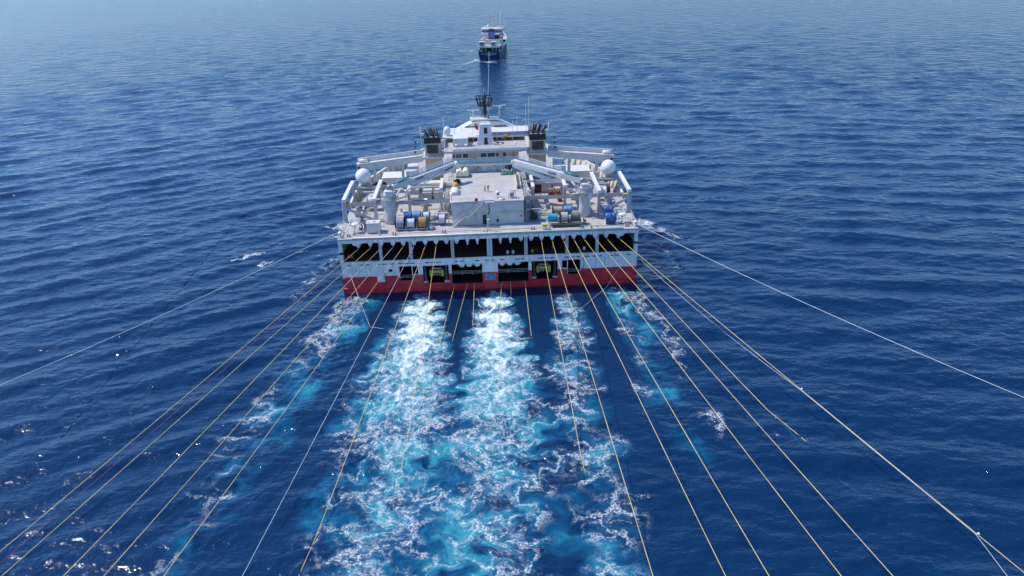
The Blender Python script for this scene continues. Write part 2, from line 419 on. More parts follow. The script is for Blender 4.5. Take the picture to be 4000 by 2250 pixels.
M['steel'] = paint('bare_steel', (0.32, 0.33, 0.34), 0.4, 0.15, metal=0.6)
M['pipe'] = paint('sooty_exhaust_pipe', (0.028, 0.026, 0.027), 0.5, 0.4)
M['louver'] = paint('louvre_brown', (0.13, 0.11, 0.085), 0.6, 0.2)
M['glass'] = paint('dark_window_glass', (0.010, 0.018, 0.026), 0.06, 0.1)
M['blind'] = paint('tan_window_blind', (0.52, 0.36, 0.18), 0.6, 0.1)
M['greyglass'] = paint('grey_window_glass', (0.10, 0.14, 0.17), 0.1, 0.1)
M['yellow'] = paint('yellow_float_paint', (0.55, 0.50, 0.06), 0.5, 0.12)
M['amber'] = paint('amber_cover', (0.62, 0.36, 0.06), 0.6, 0.12)
M['creamcover'] = paint('cream_canvas', (0.80, 0.72, 0.50), 0.7, 0.05)
M['orange'] = paint('orange_rubber', (0.60, 0.09, 0.03), 0.5, 0.1)
M['crimson'] = paint('red_paint', (0.45, 0.025, 0.03), 0.5, 0.1)
M['maroon'] = paint('maroon_paint', (0.10, 0.012, 0.016), 0.5, 0.15)
M['green'] = tarp('green_net', (0.008, 0.07, 0.045), (0.03, 0.17, 0.11))
M['bluetarp'] = tarp('blue_tarpaulin', (0.008, 0.05, 0.20), (0.05, 0.17, 0.40))
M['palebluetarp'] = tarp('faded_blue_tarpaulin', (0.06, 0.16, 0.36), (0.22, 0.34, 0.50))
M['cyan'] = paint('cyan_paint', (0.06, 0.34, 0.52), 0.45, 0.12)
M['teal'] = paint('teal_paint', (0.03, 0.20, 0.22), 0.45, 0.2)
M['navy'] = paint('navy_reel_paint', (0.012, 0.03, 0.06), 0.5, 0.2)
M['greenflange'] = paint('green_reel_paint', (0.01, 0.07, 0.045), 0.5, 0.2)
M['rope_silver'] = wound('silver_cable', (0.62, 0.63, 0.66), (0.30, 0.31, 0.34), (0.10, 0.11, 0.14), 1.3)
M['rope_white'] = wound('white_sheathed_cable', (0.80, 0.81, 0.83), (0.66, 0.68, 0.72), (0.46, 0.48, 0.54), 1.1)
M['rope_gold'] = wound('golden_rope', (0.72, 0.45, 0.12), (0.50, 0.28, 0.06), (0.20, 0.10, 0.03), 1.5)
M['rope_pink'] = wound('pink_rope', (0.62, 0.30, 0.24), (0.62, 0.48, 0.28), (0.22, 0.12, 0.10), 1.5)
M['rope_pale'] = wound('pale_mottled_rope', (0.74, 0.70, 0.66), (0.56, 0.42, 0.36), (0.24, 0.24, 0.24), 1.4)
M['rope_brown'] = wound('brown_rope', (0.34, 0.16, 0.05), (0.10, 0.22, 0.22), (0.05, 0.10, 0.10), 1.2)
M['rope_black'] = wound('black_cable', (0.018, 0.018, 0.02), (0.03, 0.03, 0.032), (0.008, 0.008, 0.008), 1.2)
M['cable'] = paint('pale_yellow_cable', (0.60, 0.46, 0.17), 0.5, 0.15, scale=0.2)
M['cable_white'] = paint('white_rope', (0.56, 0.60, 0.59), 0.5, 0.08, scale=0.2)
M['cable_grey'] = paint('grey_rope', (0.42, 0.44, 0.44), 0.5, 0.1, scale=0.2)
M['cable_red'] = paint('thin_red_rope', (0.32, 0.05, 0.06), 0.5, 0.1, scale=0.2)
M['cable_green'] = paint('submerged_green_cable', (0.02, 0.24, 0.24), 0.5, 0.3, scale=0.4)
M['navyhull'] = paint('navy_hull_paint', (0.010, 0.030, 0.14), 0.4, 0.12, streak=0.3)
M['skin'] = paint('skin', (0.45, 0.27, 0.19), 0.6, 0.05)
M['hivis'] = paint('lime_vest', (0.50, 0.62, 0.05), 0.6, 0.05)
M['trousers'] = paint('dark_trousers', (0.02, 0.025, 0.04), 0.7, 0.1)
M['flag'] = paint('red_flag', (0.50, 0.02, 0.03), 0.7, 0.1)
M['domewhite'] = paint('white_radome', (0.72, 0.72, 0.70), 0.38, 0.03)
t_ = NT('lit_lamp'); t_.b.inputs['Base Color'].default_value = (1, .9, .7, 1); t_.b.inputs['Emission Color'].default_value = (1, .82, .5, 1); t_.b.inputs['Emission Strength'].default_value = 9.0
M['lamp'] = t_.m

# ------------------------------------------------------------------ mesh kit
class MB:
    def __init__(s): s.v = []; s.f = []; s.mi = []; s.sm = []; s.m = 0
    def face(s, idx, smooth=False): s.f.append(tuple(idx)); s.mi.append(s.m); s.sm.append(smooth)
    def add(s, pts): n = len(s.v); s.v += [tuple(p) for p in pts]; return n
    def box(s, x0, x1, y0, y1, z0, z1):
        n = s.add([(x0, y0, z0), (x1, y0, z0), (x1, y1, z0), (x0, y1, z0), (x0, y0, z1), (x1, y0, z1), (x1, y1, z1), (x0, y1, z1)])
        for q in ((0, 3, 2, 1), (4, 5, 6, 7), (0, 1, 5, 4), (1, 2, 6, 5), (2, 3, 7, 6), (3, 0, 4, 7)): s.face([n + i for i in q])
        return s
    def bar(s, p0, p1, w, h, up=(0, 0, 1), w1=None, h1=None):
        """box beam from p0 to p1, w across, h along 'up' (w1, h1 at the far end)"""
        p0, p1 = Vector(p0), Vector(p1); d = (p1 - p0).normalized(); u = Vector(up)
        r = d.cross(u)
        if r.length < 1e-5: r = d.cross(Vector((0, 1, 0)))
        r.normalize(); u = r.cross(d).normalized()
        w1 = w if w1 is None else w1; h1 = h if h1 is None else h1
        n = s.add([p0 - r * w / 2 - u * h / 2, p0 + r * w / 2 - u * h / 2, p0 + r * w / 2 + u * h / 2, p0 - r * w / 2 + u * h / 2,
                   p1 - r * w1 / 2 - u * h1 / 2, p1 + r * w1 / 2 - u * h1 / 2, p1 + r * w1 / 2 + u * h1 / 2, p1 - r * w1 / 2 + u * h1 / 2])
        for q in ((0, 1, 2, 3), (7, 6, 5, 4), (0, 4, 5, 1), (1, 5, 6, 2), (2, 6, 7, 3), (3, 7, 4, 0)): s.face([n + i for i in q])
        return s
    def tube(s, pts, r, n=8, cap=True):
        pts = [Vector(p) for p in pts]; rings = []
        rr = r if isinstance(r, (list, tuple)) else [r] * len(pts)
        prev = None
        for i, p in enumerate(pts):
            d = (pts[min(i + 1, len(pts) - 1)] - pts[max(i - 1, 0)]).normalized()
            if prev is None:
                a = d.cross(Vector((0, 0, 1)))
                if a.length < 1e-3: a = d.cross(Vector((0, 1, 0)))
            else: a = prev - d * prev.dot(d)
            a.normalize(); prev = a; b = d.cross(a)
            rings.append(s.add([p + (a * math.cos(2 * math.pi * k / n) + b * math.sin(2 * math.pi * k / n)) * rr[i] for k in range(n)]))
        for q0, q1 in zip(rings[:-1], rings[1:]):
            for k in range(n): s.face((q0 + k, q0 + (k + 1) % n, q1 + (k + 1) % n, q1 + k), n > 5)
        if cap:
            s.face([rings[0] + k for k in range(n)][::-1]); s.face([rings[-1] + k for k in range(n)])
        return s
    def lathe(s, prof, c=(0, 0, 0), axis='z', n=24, smooth=True):
        """prof: (radius, height) pairs turned round an axis through c"""
        rings = []
        for r, h in prof:
            ring = []
            for k in range(n):
                a = 2 * math.pi * k / n; u, w = r * math.cos(a), r * math.sin(a)
                ring.append((c[0] + u, c[1] + w, c[2] + h) if axis == 'z' else (c[0] + h, c[1] + u, c[2] + w) if axis == 'x' else (c[0] + u, c[1] + h, c[2] - w))
            rings.append(s.add(ring))
        for q0, q1 in zip(rings[:-1], rings[1:]):
            for k in range(n): s.face((q0 + k, q0 + (k + 1) % n, q1 + (k + 1) % n, q1 + k), smooth)
        s.face([rings[0] + k for k in range(n)][::-1]); s.face([rings[-1] + k for k in range(n)])
        return s
    def prism(s, poly, a, b, axis='y'):
        """poly in the plane across 'axis', pushed from a to b: (x,z) for y, (y,z) for x, (x,y) for z"""
        f = {'y': lambda p, h: (p[0], h, p[1]), 'x': lambda p, h: (h, p[0], p[1]), 'z': lambda p, h: (p[0], p[1], h)}[axis]
        n0 = s.add([f(p, a) for p in poly]); n1 = s.add([f(p, b) for p in poly]); k = len(poly)
        s.face([n0 + i for i in range(k)]); s.face([n1 + i for i in range(k)][::-1])
        for i in range(k): s.face((n0 + i, n1 + i, n1 + (i + 1) % k, n0 + (i + 1) % k))
        return s
    def rail(s, pts, h=1.05, r=0.03, posts=1.6, bars=2):
        pts = [Vector(p) for p in pts]
        for k in range(1, bars + 1):
            s.tube([p + Vector((0, 0, h * k / bars)) for p in pts], r, 5)
        for a, b in zip(pts[:-1], pts[1:]):
            n = max(1, int((b - a).length / posts))
            for i in range(n + 1):
                p = a.lerp(b, i / n); s.tube([p, p + Vector((0, 0, h))], r, 5)
        return s
    def build(s, name, mats, parent=None, loc=None):
        me = bpy.data.meshes.new(name)
        me.from_pydata(s.v, [], s.f)
        for m in (mats if isinstance(mats, (list, tuple)) else [mats]): me.materials.append(m)
        me.polygons.foreach_set("material_index", s.mi); me.polygons.foreach_set("use_smooth", s.sm)
        bm = bmesh.new(); bm.from_mesh(me); bmesh.ops.recalc_face_normals(bm, faces=bm.faces); bm.to_mesh(me); bm.free()
        o = bpy.data.objects.new(name, me); C.objects.link(o)
        if loc is not None: o.location = loc
        if parent is not None: o.parent = parent
        return o

def thing(name, label, cat, loc=(0, 0, 0), rz=0.0, group=None):
    o = bpy.data.objects.new(name, None); C.objects.link(o); o.empty_display_size = 0.5
    o.location = loc; o.rotation_euler = (0, 0, rz); o["label"] = label; o["category"] = cat
    if group: o["group"] = group
    return o
def tag(o, label, cat, group=None):
    o["label"] = label; o["category"] = cat
    if group: o["group"] = group
    return o

def text_mesh(body, size, name, mat, parent, loc, rot, extrude=0.015, spacing=1.0):
    cu = bpy.data.curves.new(name, 'FONT'); cu.body = body; cu.size = size; cu.extrude = extrude; cu.align_x = 'CENTER'; cu.align_y = 'CENTER'; cu.space_character = spacing
    cu.resolution_u = 2
    tmp = bpy.data.objects.new(name, cu); C.objects.link(tmp)
    dg = bpy.context.evaluated_depsgraph_get()
    me = bpy.data.meshes.new_from_object(tmp.evaluated_get(dg))
    bpy.data.objects.remove(tmp)
    me.materials.clear(); me.materials.append(mat)
    o = bpy.data.objects.new(name, me); C.objects.link(o); o.parent = parent; o.location = loc; o.rotation_euler = rot
    return o

def wall_with_holes(mb, x0, x1, z0, z1, y, th, holes, matf=lambda x, z: 0, extra_z=()):
    xs = sorted({x0, x1, *[h[0] for h in holes], *[h[1] for h in holes]}); zs = sorted({z0, z1, *extra_z, *[h[2] for h in holes], *[h[3] for h in holes]})
    xs = [x for x in xs if x0 <= x <= x1]; zs = [z for z in zs if z0 <= z <= z1]
    solid = lambda i, j: 0 <= i < len(xs) - 1 and 0 <= j < len(zs) - 1 and not any(h[0] <= (xs[i] + xs[i + 1]) / 2 <= h[1] and h[2] <= (zs[j] + zs[j + 1]) / 2 <= h[3] for h in holes)
    for i in range(len(xs) - 1):
        for j in range(len(zs) - 1):
            if not solid(i, j): continue
            a, b, c, d = xs[i], xs[i + 1], zs[j], zs[j + 1]; mb.m = matf((a + b) / 2, (c + d) / 2)
            n = mb.add([(a, y, c), (b, y, c), (b, y, d), (a, y, d), (a, y + th, c), (b, y + th, c), (b, y + th, d), (a, y + th, d)])
            mb.face((n, n + 1, n + 2, n + 3)); mb.face((n + 7, n + 6, n + 5, n + 4))
            if not solid(i - 1, j): mb.face((n, n + 3, n + 7, n + 4))
            if not solid(i + 1, j): mb.face((n + 1, n + 5, n + 6, n + 2))
            if not solid(i, j - 1): mb.face((n, n + 4, n + 5, n + 1))
            if not solid(i, j + 1): mb.face((n + 3, n + 2, n + 6, n + 7))
    mb.m = 0
    return mb
# ------------------------------------------------------------------ the big survey vessel
DZ, HZ = 14.4, 20.2                      # working deck and helideck heights
V = thing('survey_vessel', 'broad white and red survey vessel seen from its wide open stern', 'ship')
HB = [(0, 35.0), (8, 35.15), (15, 35.2), (24, 34.9), (30, 34.3), (36, 33.2), (42, 31.6), (50, 28.6), (58, 24.9), (66, 20.9), (74, 16.6), (82, 12.2), (90, 7.8), (98, 3.6), (103.5, 0.5)]
def half(y):
    for (a, b), (c, d) in zip(HB[:-1], HB[1:]):
        if a <= y <= c: return b + (d - b) * (y - a) / (c - a)
    return HB[-1][1]
def flare(y, z):                         # waterline narrower than deck towards the bow
    k = max(0.0, min(1.0, (y - 12) / 80)) * 0.42
    return 1 - k * max(0.0, (DZ - z) / DZ)
# hull shell (sides), red below, white above
mb = MB()
LV = [-3.0, 1.2, 4.8, 8.6, 13.0, DZ]
rows = []
for y, b in HB:
    rows.append([[mb.add([(s * b * flare(y, z), y, z)]) for z in LV] for s in (-1, 1)])
for r0, r1 in zip(rows[:-1], rows[1:]):
    for si in (0, 1):
        for j in range(len(LV) - 1):
            mb.m = 2 if j == 0 else 1 if j == 1 else 0
            mb.face((r0[si][j], r1[si][j], r1[si][j + 1], r0[si][j + 1]))
mb.m = 0
mb.build('hull', [M['white'], M['red'], M['boot']], V)
# transom: lower wall with its openings, then the strip with slots
OPEN = [(-21.4, -18.5, 3.4, 7.1), (-18.3, -17.0, 4.9, 7.0), (-15.9, -9.8, 2.45, 7.0), (-9.1, -1.85, 2.0, 7.05), (1.85, 9.1, 2.0, 7.05), (9.85, 16.05, 2.3, 7.1), (17.1, 18.3, 5.0, 7.0), (18.5, 21.5, 3.4, 7.1), (-23.9, -23.1, 5.75, 6.45)]
mb = MB()
wall_with_holes(mb, -34.9, 34.9, -3.0, 7.15, 0.0, 0.35, OPEN, lambda x, z: 2 if z < 0.5 else 1 if z < 4.8 else 0, extra_z=(0.5, 4.8))
mb.build('transom', [M['stern'], M['red'], M['boot']], V)
SL = [(-33.4, -32.5), (-30.6, -29.7), (-29.3, -28.3), (-26.4, -25.7), (-25.3, -24.2), (-23.7, -22.6), (-21.6, -20.6), (-20.2, -19.1), (-18.8, -17.7), (-15.3, -14.2), (-13.9, -12.8), (-12.5, -11.4), (-8.2, -7.5), (-7.1, -6.1), (-3.5, -2.5),
      (-1.2, -.2), (.2, 1.2), (2.4, 3.5), (6.0, 7.1), (7.4, 8.2), (11.4, 12.5), (12.8, 13.8), (14.2, 15.2), (17.7, 18.7), (19.1, 20.1), (20.5, 21.5), (22.5, 23.6), (24.2, 25.2), (25.6, 26.6), (28.2, 29.2), (29.6, 30.7), (32.4, 33.4)]
mb = MB()
wall_with_holes(mb, -34.95, 34.95, 7.15, 8.62, -0.08, 0.5, [(a, b, 7.68, 7.98) for a, b in SL])
mb.build('slotted_band', [M['stern']], V)
mb = MB(); mb.box(-34.95, 34.95, -0.14, 0.0, 8.62, 8.74); mb.build('band_lip', M['bright'], V)
# interiors
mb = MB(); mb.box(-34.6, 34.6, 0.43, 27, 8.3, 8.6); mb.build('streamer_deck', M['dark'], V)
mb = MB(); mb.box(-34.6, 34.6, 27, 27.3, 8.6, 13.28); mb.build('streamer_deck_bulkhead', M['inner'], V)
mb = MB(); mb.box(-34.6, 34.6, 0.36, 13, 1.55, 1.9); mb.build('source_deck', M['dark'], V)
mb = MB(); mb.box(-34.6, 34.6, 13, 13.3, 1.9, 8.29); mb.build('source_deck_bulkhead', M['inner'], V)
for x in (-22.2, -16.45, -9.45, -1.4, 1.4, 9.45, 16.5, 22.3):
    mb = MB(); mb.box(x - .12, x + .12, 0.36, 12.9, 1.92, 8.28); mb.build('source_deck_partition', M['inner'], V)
# upper deck plate with the fascia hanging over the streamer deck opening
mb = MB()
poly = [(-half(y), y) for y, _ in HB] + [(half(y), y) for y, _ in HB[::-1]]
mb.prism(poly, DZ - .25, DZ, 'z'); mb.build('upper_deck', M['deck'], V)
mb = MB(); mb.box(-34.98, 34.98, -0.30, 0.25, 13.42, DZ - .26); mb.build('stern_fascia', M['stern'], V)
mb = MB(); mb.box(-34.9, 34.9, -0.32, 0.9, DZ - .26, DZ + .12); mb.build('stern_coaming', M['deck'], V)
mb = MB(); mb.tube([(-31.6, -.28, 14.72), (31.4, -.28, 14.72)], 0.17, 10); mb.build('stern_roller_rail', M['bright'], V)
for i, x in enumerate(np.arange(-31, 31.1, 6.2)):
    mb = MB(); mb.box(x - .12, x + .12, -.4, .1, DZ + .12, 14.6); mb.build('rail_bracket', M['beam'], V)
# fairlead brackets along the fascia
LUG = [-27.5, -25.0, -22.3, -19.9, -17.4, -14.8, -12.3, -9.9, -7.5, -5.0, -2.7, 2.65, 5.0, 7.45, 9.85, 12.25, 14.75, 17.3, 19.8, 22.2, 24.8, 27.4]
for x in LUG:
    thin = abs(x) < 6; b = .42 if thin else .62
    mb = MB(); mb.prism([(x - b, 13.44), (x - b * .42, 12.62 if not thin else 12.35), (x - b * .3, 12.45 if not thin else 12.1), (x + b * .3, 12.45 if not thin else 12.1), (x + b * .42, 12.62 if not thin else 12.35), (x + b, 13.44)], -.34, -.02, 'y')
    lg = mb.build('fairlead_bracket', M['stern'], V)
    mb = MB(); mb.lathe([(.12, -.05), (.12, .05)], (x, -.36, 12.72), 'y', 10); mb.build('pin', M['steel'], lg)
    for q in (-1, 1):
        mb = MB(); mb.box(x + q * b - .04, x + q * b + .04, -.44, -.31, 13.46, 14.0); mb.build('stiffener', M['beam'], lg)
for s in (-1, 1):
    mb = MB(); mb.prism([(s * 31.7, 13.44), (s * 31.5, 12.9), (s * 30.2, 12.85), (s * 29.2, 13.44)], -.35, -.01, 'y'); lg = mb.build('corner_fairlead_bracket', M['stern'], V)
    mb = MB(); mb.prism([(s * 30.9, 12.86), (s * 30.3, 12.1), (s * 29.7, 12.86)], -.3, -.1, 'y'); mb.build('gusset', M['wall'], lg)
for a, b in ((-25.8, -25.1), (-18.75, -18.05), (-9.0, -8.3), (-.55, .7), (8.25, 9.0), (17.95, 18.65), (25.1, 25.8)):
    mb = MB(); mb.box(a, b, .5, 1.3, 8.6, 13.4); p = mb.build('pillar', M['wall'], V)
    if abs(abs(a) - 18.5) < 1:
        mb = MB(); mb.box(a - .01, b + .01, .49, 1.31, 9.7, 9.95); mb.build('red_band', M['crimson'], p)
    for k in range(6):
        if abs(a) > 10: break
        mb = MB(); z = 9.4 + k * .6; mb.box((a + b) / 2 - .16, (a + b) / 2 + .16, .42, .5, z, z + .12); mb.build('rung', M['navy'], p)
for s in (-1, 1):
    mb = MB(); x0, x1 = sorted((s * 34.15, s * 35.0)); mb.box(x0, x1, -.02, 1.1, 8.74, 13.4); p = mb.build('corner_post', M['stern'], V)
    mb = MB(); x0, x1 = sorted((s * 34.1, s * 35.06)); mb.box(x0, x1, -.06, 1.14, 10.6, 11.1); mb.build('black_band', M['black'], p)
for x in (-28.7, -21.0, -13.5, -6.2, -1.4, 6.4, 13.4, 20.9):
    mb = MB(); mb.box(x - .3, x + .3, .3, .62, 13.28, 13.4); mb.build('deck_lamp', M['lamp'], V)
# panels, port-holes and rails on the transom
mb = MB(); mb.box(-26.75, -24.95, -.09, -.01, 3.3, 7.0); mb.build('shell_door', M['stern'], V)
mb = MB(); mb.box(22.2, 27.3, -.09, -.01, 4.75, 7.5); p = mb.build('shell_door', M['stern'], V)
for x in (22.25, 27.25):
    for z in (5.0, 5.6, 6.2, 6.8, 7.4):
        mb = MB(); mb.box(x - .09, x + .09, -.16, -.09, z - .13, z + .13); mb.build('hinge', M['black'], p)
for x in (-31.6, -30.7, -28.2):
    mb = MB(); mb.box(x - .2, x + .2, -.06, -.01, 5.9, 7.0); mb.build('recess_cover', M['wall'], V)
mb = MB(); mb.prism([(-1.35, 4.3), (-1.2, 2.75), (1.2, 2.75), (1.35, 4.3)], -.08, -.01, 'y'); mb.build('pale_panel', M['palebluetarp'], V)
mb = MB(); mb.box(-1.7, 1.7, -.3, -.01, .55, 1.9); mb.build('stern_step', M['red'], V)
for s in (-1, 1):
    mb = MB(); x0, x1 = sorted((s * 27, s * 34.9)); mb.prism([(0, 1.3), (-.45, 1.7), (-.45, 2.0), (0, 2.3)], x0, x1, 'x'); mb.build('fender_strake', M['red'], V)
    mb = MB(); x0, x1 = sorted((s * 29, s * 34.9)); mb.prism([(0, 4.25), (-.3, 4.4), (-.3, 4.6), (0, 4.75)], x0, x1, 'x'); mb.build('fender_strake', M['red'], V)
    mb = MB(); x0, x1 = sorted((s * 1.9, s * 16)); mb.prism([(0, 1.0), (-.5, 1.3), (-.5, 1.75), (0, 1.95)], x0, x1, 'x'); mb.build('slip_sill', M['red'], V)
    for a, b, z0 in ((1.9, 9.05, 3.9), (18.5, 21.45, 3.4), (9.9, 16, 5.2)):
        mb = MB(); q = sorted((s * a, s * b)); mb.rail([(q[0], .9 if a < 9 or a > 17 else 3.2, z0), (q[1], .9 if a < 9 or a > 17 else 3.2, z0)], 1.0, .045, 1.8, 3); mb.build('guard_rail', M['beam'], V)
    mb = MB()
    pts = [(s * 21.5, -.06, 7.1), (s * 21.5, -.06, 4.3), (s * 20.9, -.06, 4.2)]
    mb.tube(pts, .09, 6); mb.build('opening_trim', M['bright'], V)
    mb = MB(); mb.tube([(s * 18.4, -.06, 7.1), (s * 18.4, -.06, 3.5)], .09, 6); mb.build('opening_trim', M['bright'], V)
    for x in (2.9, 4.7, 6.5) if s > 0 else (-6.6, -4.9, -3.0):
        mb = MB(); mb.prism([(x - .75, 7.2), (x - .65, 6.75), (x - .42, 6.3), (x + .42, 6.3), (x + .65, 6.75), (x + .75, 7.2)], .1, .6, 'y'); w = mb.build('umbilical_sheave', M['bright'], V)
        mb = MB(); mb.lathe([(.3, -.12), (.3, .12)], (x, .35, 6.1), 'x', 12); mb.build('wheel', M['black'], w)
        for q in (-1, 1):
            mb = MB(); mb.tube([(x + q * .85, .3, 7.3), (x + q * .85, .3, 6.5)], .06, 5); mb.build('hook', M['bright'], w)
    for x in (10.4, 15.5):
        mb = MB(); x *= s; mb.lathe([(.55, 2.45), (.62, 2.7), (.5, 3.5), (.32, 5.5), (.4, 6.8)], (x, .9, 0), 'z', 12); mb.build('launch_column', M['inner'], V)
        mb = MB(); mb.box(x - .55, x + .55, .3, 1.4, 2.46, 2.9); mb.build('column_foot', M['wall'], V)
    # streamer winches just inside the opening: big drums in a row, the bay's shade in their colour
    for x in (3.0, 6.2, 11.6, 14.8, 21.0, 24.0, 28.0, 31.0):
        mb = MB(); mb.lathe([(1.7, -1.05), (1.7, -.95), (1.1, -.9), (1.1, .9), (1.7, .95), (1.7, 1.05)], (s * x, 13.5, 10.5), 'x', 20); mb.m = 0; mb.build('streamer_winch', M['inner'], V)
mb = MB(); mb.box(-33.4, -32.2, 1.0, 1.9, 9.3, 9.9); mb.build('orange_locker', M['orange'], V)
# red lockers and gear on the streamer deck
for x, y, m in ((11.2, 2.6, 'maroon'), (4.3, 1.6, 'white'), (5.6, 1.6, 'white'), (10.2, 1.7, 'amber'), (22.6, 2.2, 'creamcover'), (33.0, 3.5, 'maroon')):
    mb = MB(); mb.box(x - .3, x + .3, y, y + .5, 8.6, 9.3); mb.build('deck_box', M[m], V)

# ---- hangar block under the helideck
mb = MB(); mb.box(-8.55, 8.55, 6.5, 31, DZ + .002, 19.9); blk = mb.build('hangar_block', M['wall'], V)
mb = MB(); mb.prism([(-8.75, 6.1), (-.9, 6.1), (-.9, 7.2), (1.6, 7.2), (1.6, 6.3), (8.6, 6.3), (8.75, 8), (8.6, 31), (-8.6, 31), (-8.75, 29)], 19.9, HZ, 'z'); hd = mb.build('helideck', M['heli'], V)
mb = MB(); mb.tube([(-8.7, 30, HZ + .12), (-8.75, 6.2, HZ + .12), (-1.0, 6.2, HZ + .12)], .12, 6); mb.build('deck_edge_pipe', M['bright'], hd)
for z, x0, x1 in ((17.15, -8.5, 8.5),):
    mb = MB(); mb.box(x0, x1, 6.44, 6.5, z, z + .07); mb.build('seam', M['beam'], blk)
mb = MB(); mb.box(-1.35, -.3, 6.46, 6.52, DZ + .05, 17.0); mb.build('doorway_dark_sheet', M['dark'], blk)  # dark sheet on the wall, standing for the shade of an opening
mb = MB(); mb.box(-1.5, -.15, 6.43, 6.47, DZ + .05, 17.15); mb.build('door_frame', M['wall'], blk)
mb = MB(); mb.box(-1.28, -.37, 6.40, 6.44, DZ + .1, 16.9); mb.build('doorway_shade', M['black'], blk)  # black sheet: the doorway's shade painted as a flat panel
for x0, x1, z1 in ((-3.95, -2.95, 16.8), (.75, 1.65, 16.8), (2.9, 5.0, 17.05), (5.0, 7.1, 17.05)):
    mb = MB(); mb.box(x0, x1 - .04, 6.41, 6.5, DZ + .1, z1); mb.build('wall_door', M['wall'], blk)
mb = MB(); mb.box(2.05, 2.5, 6.38, 6.5, 14.9, 15.7); mb.build('sign_board', M['maroon'], blk)
mb = MB(); mb.box(2.05, 2.5, 6.38, 6.5, 16.1, 16.5); mb.build('sign_board', M['amber'], blk)
mb = MB(); mb.box(7.75, 8.15, 6.3, 6.5, 16.1, 16.4); mb.build('red_fire_box', M['crimson'], blk)
mb = MB(); mb.tube([(.1, 6.36, 16.9), (.1, 6.36, 17.3), (.35, 6.36, 17.4), (.35, 6.36, 19.3), (.5, 6.36, 19.7)], .09, 6); mb.build('hose', M['black'], blk)
# stairs up the aft wall
st = MB(); st.bar((-8.3, 6.1, DZ + .1), (-5.6, 6.1, 16.9), .08, .3); st.bar((-5.6, 6.1, 16.9), (-4.4, 6.1, 16.9), .08, .3); st.bar((-4.4, 6.1, 16.9), (-1.2, 6.1, 20.0), .08, .3)
st.bar((-8.3, 5.2, DZ + .1), (-5.6, 5.2, 16.9), .08, .3); st.bar((-5.6, 5.2, 16.9), (-4.4, 5.2, 16.9), .08, .3); st.bar((-4.4, 5.2, 16.9), (-1.2, 5.2, 20.0), .08, .3)
stairs = st.build('stairway', M['white'], V)
for k in range(9):
    f = (k + .5) / 9; mb = MB(); x = -8.3 + 2.7 * f; z = DZ + .1 + 2.4 * f; mb.box(x - .14, x + .14, 5.24, 6.06, z, z + .05); mb.build('tread', M['beam'], stairs)
for k in range(11):
    f = (k + .5) / 11; mb = MB(); x = -4.4 + 3.2 * f; z = 16.9 + 3.1 * f; mb.box(x - .14, x + .14, 5.24, 6.06, z, z + .05); mb.build('tread', M['beam'], stairs)
mb = MB(); mb.box(-5.6, -4.4, 5.24, 6.06, 16.9, 16.95); mb.build('landing', M['beam'], stairs)
for y in (5.15, 6.15):
    mb = MB()
    for h in (.55, 1.05): mb.tube([(-8.3, y, DZ + h), (-5.6, y, 16.9 + h), (-4.4, y, 16.9 + h), (-1.2, y, 20.0 + h)], .045, 5)
    for x, z in ((-8.3, DZ), (-6.9, 15.7), (-5.6, 16.9), (-4.4, 16.9), (-3.3, 18.0), (-2.2, 19.05), (-1.2, 20.0)): mb.tube([(x, y, z), (x, y, z + 1.05)], .04, 5)
    mb.build('handrail', M['white'], stairs)
# rails at the aft edge of the helideck and along the working deck
for pts in (((-8.6, 6.3, HZ), (-.9, 6.3, HZ)), ((1.7, 6.5, HZ), (4.6, 6.5, HZ))):
    mb = MB(); mb.rail(pts, .9, .03, 1.9, 1); mb.build('low_rail', M['beam'], V)
def comb(x0, x1, y):
    n = int((x1 - x0) / .42)
    for k in range(n):
        mb = MB(); x = x0 + (k + .5) * (x1 - x0) / n; mb.box(x - .09, x + .09, y - .3, y + .3, DZ, DZ + .10); mb.build('grating_bar', M['bright'], V)
comb(-7.9, -3.4, 4.2); comb(-1.9, 3.4, 4.2)
mb = MB(); mb.box(-22, 34, 2.55, 2.62, DZ, DZ + .12); mb.build('deck_edge_kerb', M['beam'], V)
for x in np.arange(-33, 33.5, 3.0):
    mb = MB(); mb.box(x - .025, x + .025, .95, 2.5, DZ + .001, DZ + .03); mb.build('deck_seam', M['beam'], V)

